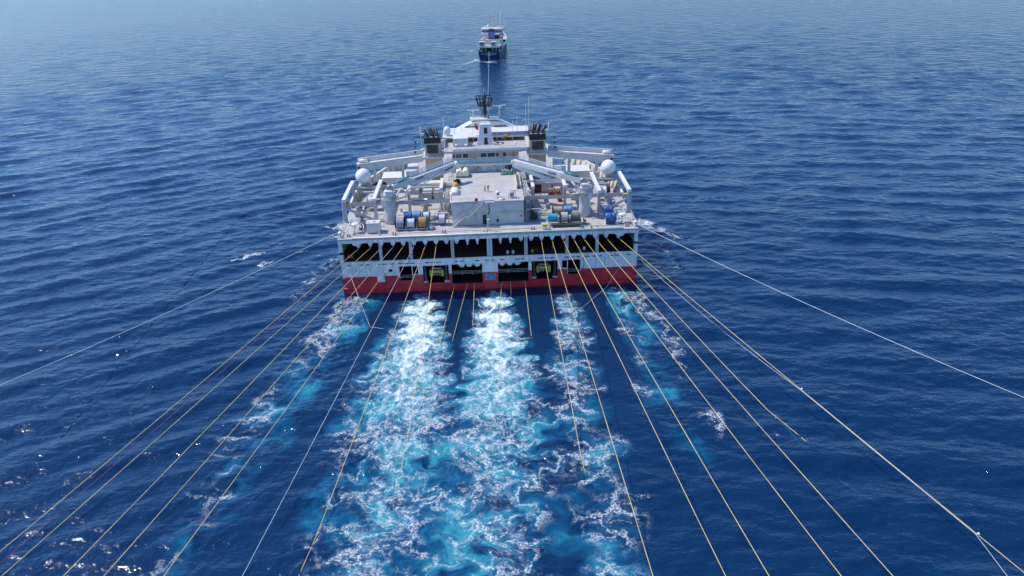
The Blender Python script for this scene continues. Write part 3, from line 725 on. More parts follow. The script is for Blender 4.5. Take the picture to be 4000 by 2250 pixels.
# ---- bulwarks along the forward sides
for s in (-1, 1):
    mb = MB(); ys = [22, 26, 30, 34, 38, 42, 46, 50, 54, 58, 62, 66, 70, 76, 82, 88, 94, 100, 103.5]
    bh = lambda y: 1.1 + 1.3 * min(1, max(0, (y - 22) / 8))
    idx = []
    for y in ys:
        b = half(y); idx.append([mb.add([(s * (b - .02), y, DZ - .3)]), mb.add([(s * (b + .35), y, DZ + bh(y))]), mb.add([(s * (b + .05), y, DZ + bh(y))]), mb.add([(s * (b - .3), y, DZ - .3)])])
    for a, b in zip(idx[:-1], idx[1:]):
        for k in range(4): mb.face((a[k], a[(k + 1) % 4], b[(k + 1) % 4], b[k]))
    mb.face(idx[0]); mb.face(idx[-1])
    bw = mb.build('bulwark', M['cream'], V)
    for y in np.arange(23, 64, 2.6):
        b = half(y); h = bh(y); mb = MB(); mb.prism([(s * (b - .3), DZ), (s * (b - 1.15), DZ), (s * (b - .1), DZ + h - .1), (s * (b + .02), DZ + h - .1)], y - .12, y + .12, 'y'); mb.build('bulwark_stay', M['cream'], bw)
    mb = MB()
    for y0, y1 in zip(ys[:-1], ys[1:]): mb.bar((s * (half(y0) + .2), y0, DZ + bh(y0) + .03), (s * (half(y1) + .2), y1, DZ + bh(y1) + .03), .5, .1)
    mb.build('cap_rail', M['bright'], bw)
    mb = MB(); mb.rail([(s * 34.9, .6, DZ), (s * 35.0, 10, DZ)], 1.0, .035, 2.0, 2); mb.build('side_rail', M['white'], V)
    mb = MB(); mb.box(*sorted((s * 21.5, s * 29.0)), 40, 46, DZ, DZ + 2.3); mb.build('side_deckhouse', M['white'], V)
    mb = MB(); mb.box(*sorted((s * 18.5, s * 21.4)), 33, 41, DZ, DZ + 6.0); mb.build('side_deckhouse', M['wall'], V)
    for x in (24.0, 26.0, 28.5, 31):       # striped ground gear on the aft deck wings
        mb = MB(); mb.box(s * x - .12, s * x + .12, 13, 24, DZ, DZ + .16); mb.build('skid_rail', M['beam'], V)

# ---- accommodation block
mb = MB(); mb.box(-9.2, 9.2, 31.05, 60, DZ, 22.0); acc = mb.build('accommodation', M['wall'], V)
mb = MB(); mb.box(-9.0, 8.4, 30.2, 32.0, 22.02, 22.5); mb.build('ledge', M['white'], acc)
mb = MB(); mb.box(-8.8, 8.8, 32.0, 58, 22.5, 25.3); up_h = mb.build('upper_house', M['white'], V)
mb = MB(); mb.box(-8.9, 8.9, 31.93, 32.0, 23.3, 23.45); mb.build('trim_line', M['beam'], up_h)
WIN = [(-8.6, -8.1, 'glass'), (-7.9, -6.3, 'greyglass'), (-6.0, -4.6, 'glass'), (-4.3, -3.4, 'blind'), (-2.3, -1.5, 'blind'), (-1.3, .25, 'glass'), (.5, 2.5, 'glass'), (2.7, 3.5, 'glass'), (4.6, 5.5, 'glass'), (5.8, 7.3, 'blind'), (7.4, 8.4, 'blind')]
for a, b, m in WIN:
    mb = MB(); wall_with_holes(mb, a - .12, b + .12, 23.75, 25.1, 31.84, .15, [(a, b, 23.88, 24.97)]); w = mb.build('window', M['white'], up_h)
    mb = MB(); mb.box(a + .005, b - .005, 31.93, 31.98, 23.885, 24.965); mb.build('pane', M[m], w)
for x in (-2.85, 4.05):
    mb = MB(); mb.box(x - .25, x + .25, 31.6, 31.83, 22.5, 25.2); mb.build('service_riser', M['white'], up_h)
    for k in range(5):
        mb = MB(); mb.box(x - .2, x + .2, 31.52, 31.6, 23.6 + k * .32, 23.7 + k * .32); mb.build('rung', M['navy'], up_h)
for x0, x1, z0, z1, m in ((-1.0, .2, 20.3, 21.8, 'bright'), (1.6, 2.6, 20.3, 21.8, 'bright'), (5.8, 6.9, 20.4, 21.9, 'inner'), (3.5, 4.9, 20.3, 21.8, 'white'), (-3.5, -3.0, 20.2, 21.9, 'beam'), (5.1, 5.6, 20.3, 21.9, 'louver')):
    mb = MB(); mb.box(x0, x1, 30.98, 31.06, z0, z1); mb.build('door', M[m], acc)
mb = MB(); mb.box(-10.9, 11.0, 31.2, 47, 25.32, 25.8); roof = mb.build('upper_house_roof', M['deck'], V)
mb = MB(); mb.box(-8.6, 10.9, 31.2, 31.4, 25.8, 26.35); mb.build('roof_parapet', M['white'], roof)
mb = MB(); mb.rail([(-8.4, 31.5, 25.8), (10.6, 31.5, 25.8)], 1.1, .03, 1.5, 2); mb.build('roof_rail', M['white'], roof)
for x in (-7.6, -5.0, -2.9, 4.1, 8.0):
    mb = MB(); mb.tube([(x, 31.9, 25.8), (x, 31.9, 27.1)], .06, 6); fl = mb.build('floodlight_post', M['white'], roof)
    mb = MB(); mb.lathe([(.12, -.3), (.38, -.1), (.38, .2), (.2, .25)], (x, 31.9, 27.3), 'z', 10); mb.build('floodlight', M['bright'], fl)
mb = MB(); mb.box(-8.6, -4.6, 36, 41, 25.8, 28.0); mb.build('roof_deckhouse', M['white'], roof)
# tapering pylon with two dark doors
mb = MB(); n0 = mb.add([(-2.1, 37, 25.8), (2.4, 37, 25.8), (2.4, 40.6, 25.8), (-2.1, 40.6, 25.8), (-1.15, 38.4, 31.0), (1.5, 38.4, 31.0), (1.5, 40.6, 31.0), (-1.15, 40.6, 31.0)])
for q in ((0, 3, 2, 1), (4, 5, 6, 7), (0, 1, 5, 4), (1, 2, 6, 5), (2, 3, 7, 6), (3, 0, 4, 7)): mb.face([n0 + i for i in q])
py = mb.build('pylon', M['white'], V)
for z0, z1 in ((25.9, 27.7), (28.7, 30.2)):
    y0 = 37 + 1.4 * (z0 - 25.8) / 5.2 - .05; y1 = 37 + 1.4 * (z1 - 25.8) / 5.2 - .05
    mb = MB(); n0 = mb.add([(-.25, y0, z0), (.75, y0, z0), (.65, y1, z1), (-.15, y1, z1), (-.25, y0 + .3, z0), (.75, y0 + .3, z0), (.65, y1 + .3, z1), (-.15, y1 + .3, z1)])
    for q in ((0, 1, 2, 3), (4, 7, 6, 5), (0, 4, 5, 1), (1, 5, 6, 2), (2, 6, 7, 3), (3, 7, 4, 0)): mb.face([n0 + i for i in q])
    mb.build('louvred_door', M['black'], py)
for s in (-1, 1):
    mb = MB(); mb.tube([(.15 + s * 2.0, 37.2, 26.4), (.15 + s * 3.6, 36.4, 25.9)], .14, 6); mb.build('pylon_stay', M['white'], py)
# bridge house, its wing deck and the arched wheelhouse roof
mb = MB(); mb.box(-11.6, 12.3, 41.0, 52, 26.75, 27.1); wing = mb.build('bridge_wing_deck', M['white'], V)
mb = MB(); mb.rail([(-11.4, 41.2, 27.15), (-1.6, 41.2, 27.15)], 1.1, .03, 1.4, 3); mb.rail([(1.8, 41.2, 27.15), (12.1, 41.2, 27.15)], 1.1, .03, 1.4, 3); mb.build('wing_rail', M['white'], wing)
mb = MB(); mb.box(1.7, 12.0, 41.4, 41.5, 27.15, 28.1); mb.build('wing_screen', M['palebluetarp'], wing)
mb = MB(); mb.box(-9.4, 10.0, 43, 58, 22, 25.5); mb.build('bridge_house', M['white'], V)
arc = [(-9.6, 25.4), (-7.6, 26.4), (-6.0, 27.2), (-4.3, 28.0), (-2, 28.5), (.4, 28.65), (2.8, 28.5), (5.2, 28.0), (7.0, 27.2), (8.5, 26.4), (10.4, 25.4)]
mb = MB(); mb.prism(arc + [(10.4, 24.8), (-9.6, 24.8)], 52, 56.5, 'y'); wh = mb.build('wheelhouse', M['white'], V)
mb = MB(); mb.box(-7.0, 7.8, 51.7, 52.1, 26.6, 26.9); mb.build('eyebrow', M['bright'], wh)
for s in (-1, 1):
    mb = MB(); mb.box(*sorted((.4 + s * 2.3, .4 + s * 5.8)), 51.9, 52.05, 27.0, 27.4); mb.build('wheelhouse_window', M['glass'], wh)
for s, x1 in ((-1, -5.4), (1, 5.7)):       # the low curved wind shields either side of the pylon foot
    mb = MB(); pts = [(x1 * (1 - k / 6) ** .8 if k < 6 else 0.2, 42.2, 25.9 + 1.5 * math.sin(k / 6 * math.pi / 2)) for k in range(7)]
    for a, b in zip(pts[:-1], pts[1:]): mb.bar(a, b, .9, .2)
    mb.build('curved_wind_shield', M['bright'], roof)
# mast with crow's nest and radars
mb = MB(); mb.box(-4.1, 4.4, 53, 56, 28.75, 29.2); ct = mb.build('mast_platform', M['bright'], V)
mb = MB(); mb.rail([(-4.0, 53.1, 29.2), (4.3, 53.1, 29.2)], 1.1, .035, 1.2, 2); mb.rail([(-4.0, 53.1, 29.2), (-4.0, 55.8, 29.2)], 1.1, .035, 1.2, 2); mb.rail([(4.3, 53.1, 29.2), (4.3, 55.8, 29.2)], 1.1, .035, 1.2, 2); mb.build('platform_rail', M['white'], ct)
for x, ph, L in ((-3.1, 31.2, 3.6), (4.5, 32.2, 3.6), (1.1, 31.6, 2.6)):
    mb = MB(); mb.tube([(x, 55, 29.2), (x, 55, ph - .2)], .2, 8); r_ = mb.build('radar_post', M['white'], ct)
    mb = MB(); mb.box(x - .4, x + .4, 54.6, 55.4, ph - .35, ph - .05); mb.build('radar_gearbox', M['bright'], r_)
    dz = -.25 if x > 4 else 0
    mb = MB(); mb.bar((x - L / 2, 55 + dz, ph + .12), (x + L / 2, 55 - dz * 4, ph + .12), .22, .26); mb.build('radar_scanner', M['bright'], r_)
mb = MB(); mb.tube([(.25, 55, 29.2), (.25, 55, 36.2)], [.46, .3], 8); mast = mb.build('mast', M['black'], V)
for p in ((-.9, 54.2), (1.4, 54.2), (.25, 56.4)):
    mb = MB(); mb.tube([(p[0], p[1], 29.2), (.25, 55, 33.0)], .1, 5); mb.build('mast_stay', M['black'], mast)
mb = MB(); mb.box(.62, .75, 54.6, 54.75, 29.2, 33); mb.build('mast_ladder', M['black'], mast)
mb = MB(); mb.box(-1.45, 1.9, 53.5, 56.5, 32.6, 33.0); mb.build('crows_nest_floor', M['black'], mast)
for (x0, y0, x1, y1), (x2, y2, x3, y3) in (((-1.45, 53.5, 1.9, 53.5), (-2.1, 53.0, 2.55, 53.0)), ((-1.45, 56.5, 1.9, 56.5), (-2.1, 57.0, 2.55, 57.0)), ((-1.45, 53.5, -1.45, 56.5), (-2.1, 53.0, -2.1, 57.0)), ((1.9, 53.5, 1.9, 56.5), (2.55, 53.0, 2.55, 57.0))):
    mb = MB(); mb.bar((x2, y2, 35.0), (x3, y3, 35.0), .2, .2)
    for k in range(6):
        f = k / 5; mb.bar((x0 + (x1 - x0) * f, y0 + (y1 - y0) * f, 32.9), (x2 + (x3 - x2) * f, y2 + (y3 - y2) * f, 35.0), .15, .15)
    mb.bar(((x0 + x2) / 2, (y0 + y2) / 2, 34), ((x1 + x3) / 2, (y1 + y3) / 2, 34), .07, .07)
    mb.build('crows_nest_cage', M['black'], mast)
for x, y, z, m in ((-.9, 54.4, 33.6, 'black'), (.8, 54.5, 34.5, 'bright'), (1.3, 54.2, 33.8, 'greyglass'), (-.5, 54.0, 33.7, 'greyglass')):
    mb = MB(); mb.lathe([(.1, -.35), (.26, -.2), (.26, .2), (.12, .32)], (x, y, z), 'z', 8); mb.build('mast_instrument', M[m], mast)
mb = MB(); mb.tube([(.25, 55, 36.2), (.25, 55, 37.3)], .06, 6); mb.build('mast_tip', M['white'], mast)
# small radome, whip antennas and the flag
for x, y, z0, z1, arms in ((-11.2, 44, 27.1, 32.2, 1), (-8.3, 44, 27.1, 30.2, 1), (9.0, 44, 27.1, 31.8, 1), (7.8, 45, 27.1, 30.4, 0), (11.5, 45, 27.1, 34.8, 1), (12.4, 46, 27.1, 36.2, 0), (-3.5, 48, 27.1, 30, 0), (-6.5, 48, 27, 30.4, 0)):
    mb = MB(); mb.tube([(x, y, z0), (x, y, (z0 + z1) / 2), (x, y, z1)], [.09, .06, .03], 6)
    if arms: mb.tube([(x - .8, y, z0 + (z1 - z0) * .45), (x + .8, y, z0 + (z1 - z0) * .45)], .05, 5)
    mb.build('whip_antenna', M['bright'], V)
mb = MB(); mb.tube([(12.6, 44, 27.1), (12.3, 44, 30.4)], .05, 5); mb.tube([(11.9, 44, 27.1), (12.2, 44, 30.4)], .05, 5)
for k in range(5): mb.tube([(11.95 + .05 * k, 44, 27.6 + .6 * k), (12.55 - .05 * k, 44, 27.6 + .6 * k)], .04, 4)
mb.build('lattice_antenna', M['white'], V)
mb = MB(); mb.lathe([(.05, -1.3), (.75, -1.15), (.98, -.5), (1.0, 0), (.86, .55), (.5, .9), (.05, 1.05)], (-10.3, 43.5, 28.6), 'z', 18); mb.build('small_radome', M['domewhite'], V)
mb = MB(); n0 = mb.add([(-2.6, 46.5, 28.0), (-1.9, 46.4, 27.6), (-1.5, 46.6, 27.7), (-2.2, 46.5, 29.3), (-2.6, 46.55, 29.6)]); mb.face([n0 + k for k in range(5)]); o = mb.build('ensign', M['flag'], V)
sol = o.modifiers.new('s', 'SOLIDIFY'); sol.thickness = .04
# rescue boat on the roof
mb = MB(); mb.lathe([(.1, -1.5), (.55, -1.1), (.75, -.2), (.7, .6), (.4, 1.3), (.1, 1.5)], (0, 0, 0), 'x', 12); o = mb.build('rescue_boat', M['amber'], roof, (6.3, 41.6, 26.9)); o.scale = (1, 1, .6); o.rotation_euler = (0, .25, .35)
# ---- funnels with black tops and exhaust pipes
for s in (-1, 1):
    cx = s * 14.1
    mb = MB(); mb.box(cx - 2.2, cx + 2.2, 36.4, 41.5, DZ, 23.0); fu = mb.build('funnel', M['beige'], V)
    mb = MB(); mb.box(cx - 2.85, cx + 2.85, 35.3, 42, 23.0, 23.45); mb.build('funnel_ledge', M['white'], fu)
    mb = MB(); mb.box(cx - 2.1, cx + 2.1, 36.0, 41.5, 23.45, 26.95); cs = mb.build('funnel_casing', M['beige'], fu)
    mb = MB(); mb.box(cx - 1.6, cx + 1.6, 35.9, 36.0, 24.2, 26.6); mb.build('louvre_backing', M['black'], fu)
    for k in range(10):
        mb = MB(); z = 24.25 + k * .235; mb.bar((cx - 1.6, 35.87, z), (cx + 1.6, 35.87, z), .2, .09, (0, -.6, .8)); mb.build('louvre_slat', M['louver'], fu)
    for q in (-1, 1):
        mb = MB(); mb.box(cx + q * 1.66 - .07, cx + q * 1.66 + .07, 35.8, 36.0, 24.15, 26.65); mb.build('louvre_frame', M['cream'], fu)
    mb = MB(); mb.box(cx - 2.2, cx + 2.2, 35.9, 41.6, 26.95, 28.4); mb.build('black_top', M['black'], fu)
    for (dx, dy, tx, ty, tz, r) in ((-1.25, 37.0, -2.1, 37.6, 30.0, .46), (.1, 37.3, -.75, 38.2, 30.3, .52), (1.35, 37.2, .95, 38.6, 30.2, .42), (.6, 39.6, .2, 40.4, 29.9, .36)):
        k_ = 1 if s < 0 else -1; x = cx + dx * k_; X = cx + tx * k_
        mb = MB(); mb.tube([(x, dy, 28.4), (x, dy, 28.75), (x + (X - x) * .2, dy + .1, 29.15), (x + (X - x) * .75, ty, tz - .3), (X, ty + .25, tz), (X + (X - x) * .25, ty + .6, tz + .05)], [r * 1.25, r * 1.05, r, r, r, r * .85], 10); pp_ = mb.build('exhaust_pipe', M['pipe'], fu)
        mb = MB(); mb.lathe([(r * 1.5, 0), (r * 1.5, .12), (r * 1.2, .2)], (x, dy, 28.4), 'z', 10); mb.build('pipe_collar', M['steel'], pp_)
    mb = MB(); mb.tube([(cx - 2.2, 36.3, 28.4), (cx - 2.2, 36.3, 29.5), (cx + 2.2, 36.3, 29.5), (cx + 2.2, 36.3, 28.4)], .05, 5); mb.build('funnel_rail', M['black'], fu)
    mb = MB(); mb.tube([(cx + s * 2.9, 37, 23.4), (cx + s * 3.0, 37, 31.4)], .07, 6); mb.tube([(cx + s * 2.9, 37, 27.8), (cx + s * 4.6, 37, 28.1)], .05, 5); mb.build('signal_mast', M['bright'], fu)
    mb = MB(); mb.box(cx + s * 2.4 - .4, cx + s * 2.4 + .4, 36.6, 37.2, 29.0, 29.5); mb.build('search_lamp', M['bright'], fu)
    for k in range(3):
        mb = MB(); mb.lathe([(.02, -.4), (.32, 0), (.02, .4)], (cx + s * (4.6 + .1 * k), 37, 27.2 - 1.35 * k), 'z', 8); mb.build('day_shape', M['black'], fu)
    # wing arms reaching out to the sides
    mb = MB(); A, Bp = Vector((s * 16.9, 37.0, 22.95)), Vector((s * 34.6, 36.2, 21.15))
    mb.bar(A, Bp, 2.2, 1.5, (0, 0, 1), 2.2, 2.0); wa = mb.build('wing_arm', M['white'], V)
    mb = MB(); mb.bar((s * 17, 37.9, 24.2), (s * 34.6, 37.1, 22.7), .1, 1.1); mb.build('wing_arm_screen', M['wall'], wa)
    mb = MB(); mb.bar((s * 17, 37.9, 24.8), (s * 34.6, 37.1, 23.3), .18, .14); mb.build('wing_arm_handrail', M['bright'], wa)
    for k in range(8):
        f = k / 7; mb = MB(); x = s * (17.2 + 17.2 * f); y = 37.8 - .8 * f; z = 23.75 - 1.5 * f; mb.box(x - .07, x + .07, y - .1, y + .04, z, z + 1.1); mb.build('screen_post', M['bright'], wa)
    mb = MB(); mb.bar((s * 17, 35.85, 23.78), (s * 34.7, 35.05, 22.2), .16, .14); mb.build('wing_arm_edge', M['bright'], wa)
    mb = MB(); mb.lathe([(.45, -1.2), (.5, 0), (.45, 1.2)], (s * 32.9, 36.5, 22.8), 'x', 10); mb.build('life_raft_canister', M['bright'], wa)
    mb = MB(); mb.lathe([(.42, -.06), (.42, .06)], (s * 34.0, 35.1, 21.2), 'y', 14); mb.build('red_emblem', M['crimson'], wa)
    for x in (30.2, 22.6):
        mb = MB(); mb.box(s * x - .35, s * x + .35, 36.3, 37.1, DZ, 21.4 if x > 25 else 22); mb.build('wing_arm_post', M['white'], wa)

# ---- helideck safety nets, vents, bollards and hand rails
for s in (-1, 1):
    for k in range(7):
        y0 = 9.2 + k * 3.05; mb = MB()
        mb.tube([(s * 8.7, y0, HZ - .1), (s * 10.0, y0, HZ + .25), (s * 10.0, y0 + 2.7, HZ + .25), (s * 8.7, y0 + 2.7, HZ - .1)], .07, 6)
        for q in (.35, .7): mb.tube([(s * (8.7 + 1.3 * q), y0, HZ - .1 + .35 * q), (s * (8.7 + 1.3 * q), y0 + 2.7, HZ - .1 + .35 * q)], .04, 4)
        for q in (.25, .5, .75): mb.tube([(s * 8.7, y0 + 2.7 * q, HZ - .1), (s * 10.0, y0 + 2.7 * q, HZ + .25)], .04, 4)
        mb.build('safety_net_frame', M['white'], V)
    mb = MB(); mb.rail([(s * 8.9, 32.2, 22.5), (s * 11, 32.2, 22.5)], 1.0, .04, 1.2, 3); mb.build('ledge_rail', M['white'], V)
    mb = MB(); mb.rail([(s * 16.8, 35.5, 23.45), (s * 11.4, 35.5, 23.45)], .9, .04, 1.2, 2); mb.build('funnel_platform_rail', M['white'], V)
    for x, y, r_, h_ in ((33.2, 9.0, .3, .7), (25.5, 2.0, .22, .5), (20.5, 13.6, .25, .8), (16.0, 13.8, .25, .8), (13.0, 11.4, .3, .9), (30.5, 29, .35, 1.0), (25, 29, .35, 1.2), (21.6, 31, .5, 1.6)):
        mb = MB(); mb.lathe([(r_ * .6, 0), (r_ * .6, h_ * .7), (r_, h_ * .75), (r_ * .9, h_ * .95), (r_ * .3, h_)], (s * x, y, DZ), 'z', 12); mb.build('mushroom_vent', M['white' if y > 10 else 'beam'], V)
    for x, y in ((32.6, 1.5), (10.4, 1.8), (22.0, 1.6)):
        for q in (-.3, .3):
            mb = MB(); mb.lathe([(.17, 0), (.15, .55), (.2, .6), (.2, .68)], (s * x + q, y, DZ + .0), 'z', 10); mb.build('bollard', M['steel'], V)
    for x, y in ((15, 12.6), (22, 15.5), (18.5, 15.0), (25.5, 8.0)):
        mb = MB(); mb.box(s * x - .45, s * x + .45, y - .35, y + .35, DZ, DZ + .18); mb.build('deck_hatch', M['beam'], V)
    for y, z in ((12.4, 14.7), (12.8, 14.75), (25.2, 14.8)):
        mb = MB(); mb.tube([(s * 9.2, y, z), (s * 34.2, y, z)], .08, 6); mb.build('deck_pipe', M['wall'], V)
for x in (-6.4, -2.2, 2.2, 6.4):
    mb = MB(); mb.box(x - .02, x + .02, 8, 30.5, HZ + .001, HZ + .02); mb.build('helideck_seam', M['deck'], V)
for y in (13, 19, 25):
    mb = MB(); mb.box(-8.3, 8.3, y - .02, y + .02, HZ + .001, HZ + .018); mb.build('helideck_seam', M['deck'], V)
for x in (-6, -3.0, 3.4, 6.2):
    mb = MB(); mb.box(x - .025, x + .025, 6.46, 6.5, 17.25, 19.85); mb.build('wall_seam', M['beam'], V)
mb = MB(); mb.tube([(3.0, 6.4, 17.6), (8.2, 6.4, 17.6), (8.2, 6.4, 16.4)], .05, 6); mb.build('wall_conduit', M['beam'], V)
mb = MB(); mb.tube([(-2.3, 6.4, 15.0), (-2.3, 6.4, 15.4), (-2.9, 6.4, 15.4), (-2.9, 6.4, 17.1)], .05, 6); mb.build('wall_conduit', M['beam'], V)

mb = MB(); mb.rail([(-3.0, 30.5, HZ), (3.4, 30.5, HZ)], 1.0, .04, 1.3, 2); mb.build('helideck_end_rail', M['beam'], V)
for x in (-7.5, -3.2, 3.3, 7.6):
    mb = MB(); mb.tube([(x, 41.2, 25.8), (x, 41.2, 26.75)], .12, 6); mb.build('wing_deck_prop', M['white'], V)
mb = MB(); mb.rail([(-10.8, 31.5, 25.8), (-10.8, 40.8, 25.8)], 1.1, .04, 1.5, 2); mb.build('roof_side_rail', M['white'], V)
mb = MB(); mb.rail([(10.9, 31.5, 25.8), (10.9, 40.8, 25.8)], 1.1, .04, 1.5, 2); mb.build('roof_side_rail', M['white'], V)

# ---- small working gear crowded round the gantries
rg = random.Random(42)
def gear(x, y):
    k = rg.randrange(5); a = rg.choice(('white', 'beam', 'steel', 'wall', 'bright'))
    if k == 0:
        mb = MB(); w, d, h = rg.uniform(.5, 1.1), rg.uniform(.4, .9), rg.uniform(.6, 1.5); mb.box(x - w / 2, x + w / 2, y - d / 2, y + d / 2, DZ, DZ + h); o = mb.build('gear_cabinet', M[a], V)
        mb = MB(); mb.box(x - w * .3, x + w * .3, y - d / 2 - .05, y - d / 2, DZ + h * .3, DZ + h * .8); mb.build('cabinet_door', M['beam'], o)
    elif k == 1:
        r = rg.uniform(.35, .6); w = rg.uniform(.6, 1.1); mb = MB(); mb.lathe([(r, -w / 2), (r, -w / 2 + .08), (r * .6, -w / 2 + .1), (r * .6, w / 2 - .1), (r, w / 2 - .08), (r, w / 2)], (x, y, DZ + r + .15), 'x', 14); o = mb.build('tugger_winch', M[a], V)
        mb = MB(); mb.box(x - w / 2 - .15, x + w / 2 + .15, y - r, y + r, DZ, DZ + .16); mb.build('winch_base', M['beam'], o)
    elif k == 2:
        L = rg.uniform(1.5, 3.2); mb = MB()
        for q in range(3): mb.tube([(x + q * .22, y - L / 2, DZ + .25 + .05 * q), (x + q * .22, y + L / 2, DZ + .25 + .05 * q)], .08, 6)
        mb.build('pipe_run', M[a], V)
    elif k == 3:
        mb = MB(); mb.tube([(x + .5 * math.cos(t) * (1 - t / 40), y + .5 * math.sin(t) * (1 - t / 40), DZ + .08 + t * .012) for t in np.linspace(0, 18, 40)], .07, 5); mb.build('coiled_hose', M[rg.choice(('black', 'louver', 'cable'))], V)
    else:
        h = rg.uniform(1.2, 2.4); mb = MB(); mb.tube([(x, y, DZ), (x, y, DZ + h), (x + .5, y, DZ + h + .2)], .07, 6); o = mb.build('lamp_standard', M['white'], V)
        mb = MB(); mb.box(x + .35, x + .75, y - .12, y + .12, DZ + h + .08, DZ + h + .28); mb.build('lamp_head', M['bright'], o)
for s in (-1, 1):
    for k in range(16): gear(s * rg.uniform(24.8, 33.6), rg.uniform(13.2, 25.2))
    for k in range(8): gear(s * rg.uniform(10.6, 21.0), rg.uniform(13.2, 16.4))
    for k in range(7): gear(s * rg.uniform(18.0, 29.0), rg.uniform(28, 32))
    for k in range(4): gear(s * rg.uniform(20.5, 26.0), rg.uniform(17.5, 25.0))
    for x in (25.2, 30.2):
        mb = MB(); mb.rail([(s * x, 13.0, DZ), (s * x, 25.2, DZ)], 1.1, .04, 2.0, 2); mb.build('walkway_rail', M['white'], V)
# ------------------------------------------------------------------ gantries, cranes, domes
SIDE = {-1: 'port', 1: 'starboard'}
for s in (-1, 1):
    g = thing('cable_gantry', 'grey box-beam cable gantry over the deck %s' % ('left of the helideck' if s < 0 else 'right of the helideck'), 'gantry', (s * 27, 18, DZ), group='gantries on the working deck')
    def gp(name, mb, m='beam'):
        o = mb.build(name, M[m], g); o.location = -Vector(g.location); return o
    for x, y in ((34.6, 11.7), (27.3, 11.7), (34.6, 26.2), (27.5, 26.2)):
        mb = MB(); mb.box(s * x - .36, s * x + .36, y - .36, y + .36, DZ, 19.6); gp('post', mb)
    for x, y in ((19.5, 17.3), (11.5, 17.3), (19.6, 26.2), (11.6, 26.2)):
        mb = MB(); mb.box(s * x - .34, s * x + .34, y - .34, y + .34, DZ, 19.5); gp('post', mb)
    for x in (34.7, 27.4):
        mb = MB(); mb.box(s * x - .42, s * x + .42, 11.2, 26.8, 19.6, 20.3); gp('longitudinal_beam', mb, 'bright')
    for x in (19.5, 11.5):
        mb = MB(); mb.box(s * x - .4, s * x + .4, 16.8, 26.8, 19.5, 20.15); gp('longitudinal_beam', mb, 'bright')
    mb = MB(); mb.box(*sorted((s * 8.8, s * 34.2)), 12.1, 12.7, 18.3, 19.05); gp('transverse_beam', mb)
    mb = MB(); mb.box(*sorted((s * 8.8, s * 34.2)), 12.2, 12.6, 19.06, 19.12); gp('rusty_rail', mb, 'louver')
    mb = MB(); mb.box(*sorted((s * 8.8, s * 34.2)), 25.5, 25.8, 18.3, 18.75); gp('transverse_beam', mb)
    mb = MB(); mb.box(*sorted((s * 8.8, s * 34.2)), 26.6, 26.9, 18.3, 18.75); gp('transverse_beam', mb)
    mb = MB(); mb.box(*sorted((s * 8.8, s * 34.2)), 25.9, 26.5, 18.0, 18.2); gp('dark_channel', mb, 'louver')
    for y in (20.0,):
        mb = MB(); mb.box(*sorted((s * 11.9, s * 19.1)), y, y + .5, 19.62, 20.0); gp('cross_beam', mb)
        mb = MB(); mb.box(*sorted((s * 27.8, s * 30.8)), 17.5, 18.0, 19.7, 20.05); gp('cross_beam', mb)
    mb = MB(); mb.bar((s * 34.5, 11.7, 18.0), (s * 27.6, 11.6, DZ + .2), .4, .55); gp('diagonal_brace', mb)
    mb = MB(); mb.tube([(s * 34.6, 29.2, 19.5), (s * 27.6, 29.2, 19.5)], .08, 6)
    for x in (34.4, 32, 30, 28): mb.tube([(s * x, 29.2, 19.5), (s * x, 26.8, 19.4)], .08, 6)
    gp('catwalk_frame', mb, 'white')
    mb = MB(); mb.box(*sorted((s * 33.2, s * 34.5)), 11.4, 12.0, 18.8, 19.1); gp('amber_cap', mb, 'amber')
    mb = MB()
    for q in (0, .5): mb.tube([(s * 35.2, 11.4 + q, DZ), (s * 35.2, 11.4 + q, 19.6)], .05, 5)
    for k in range(12): mb.tube([(s * 35.2, 11.4, DZ + .4 + k * .42), (s * 35.2, 11.9, DZ + .4 + k * .42)], .035, 4)
    gp('ladder', mb, 'white')
    # crane
    c = thing('deck_crane', ('white knuckle-boom crane with deep grey boom left of the helideck' if s < 0 else 'white crane with folded knuckle boom and grab right of the helideck'), 'crane', (s * 23.6, 10.1, DZ), group='deck cranes')
    def cp(name, mb, m, smooth=True):
        o = mb.build(name, M[m], c); o.location = -Vector(c.location); return o
    X = s * 23.6
    mb = MB(); mb.lathe([(1.5, 0), (1.45, 1.2), (1.32, 2.8), (1.32, 6.2), (1.5, 6.25), (1.5, 6.5)], (X, 10.1, DZ), 'z', 28); cp('post', mb, 'wall')
    mb = MB(); mb.box(X - 1.5, X + 1.5, 9.4, 9.55, DZ, DZ + .001 + 1.4); mb.v = []; mb.f = []; mb.mi = []; mb.sm = []
    mb.lathe([(1.35, 6.5), (1.2, 7.4), (.95, 8.2), (.7, 8.4)], (X, 10.1, DZ), 'z', 20); cp('slewing_head', mb, 'white')
    mb = MB(); ring = [(X + 1.75 * math.cos(a), 10.1 + 1.75 * math.sin(a), DZ + 6.3) for a in np.linspace(0, 2 * math.pi, 17)]; mb.rail(ring, 1.1, .045, .7, 2); cp('platform_rail', mb, 'white')
    mb = MB(); mb.lathe([(1.85, 6.2), (1.85, 6.3)], (X, 10.1, DZ), 'z', 20); cp('platform', mb, 'beam')
    mb = MB(); mb.box(X + s * 1.2 - .5, X + s * 1.2 + .5, 9.0, 10.2, DZ + 4.5, DZ + 6.1); cp('control_cabinet', mb, 'bright')
    mb = MB(); mb.box(X - s * .2 - .9, X - s * .2 + .9, 8.9, 9.6, DZ + 7.9, DZ + 8.3); cp('winch_cover', mb, 'bright')
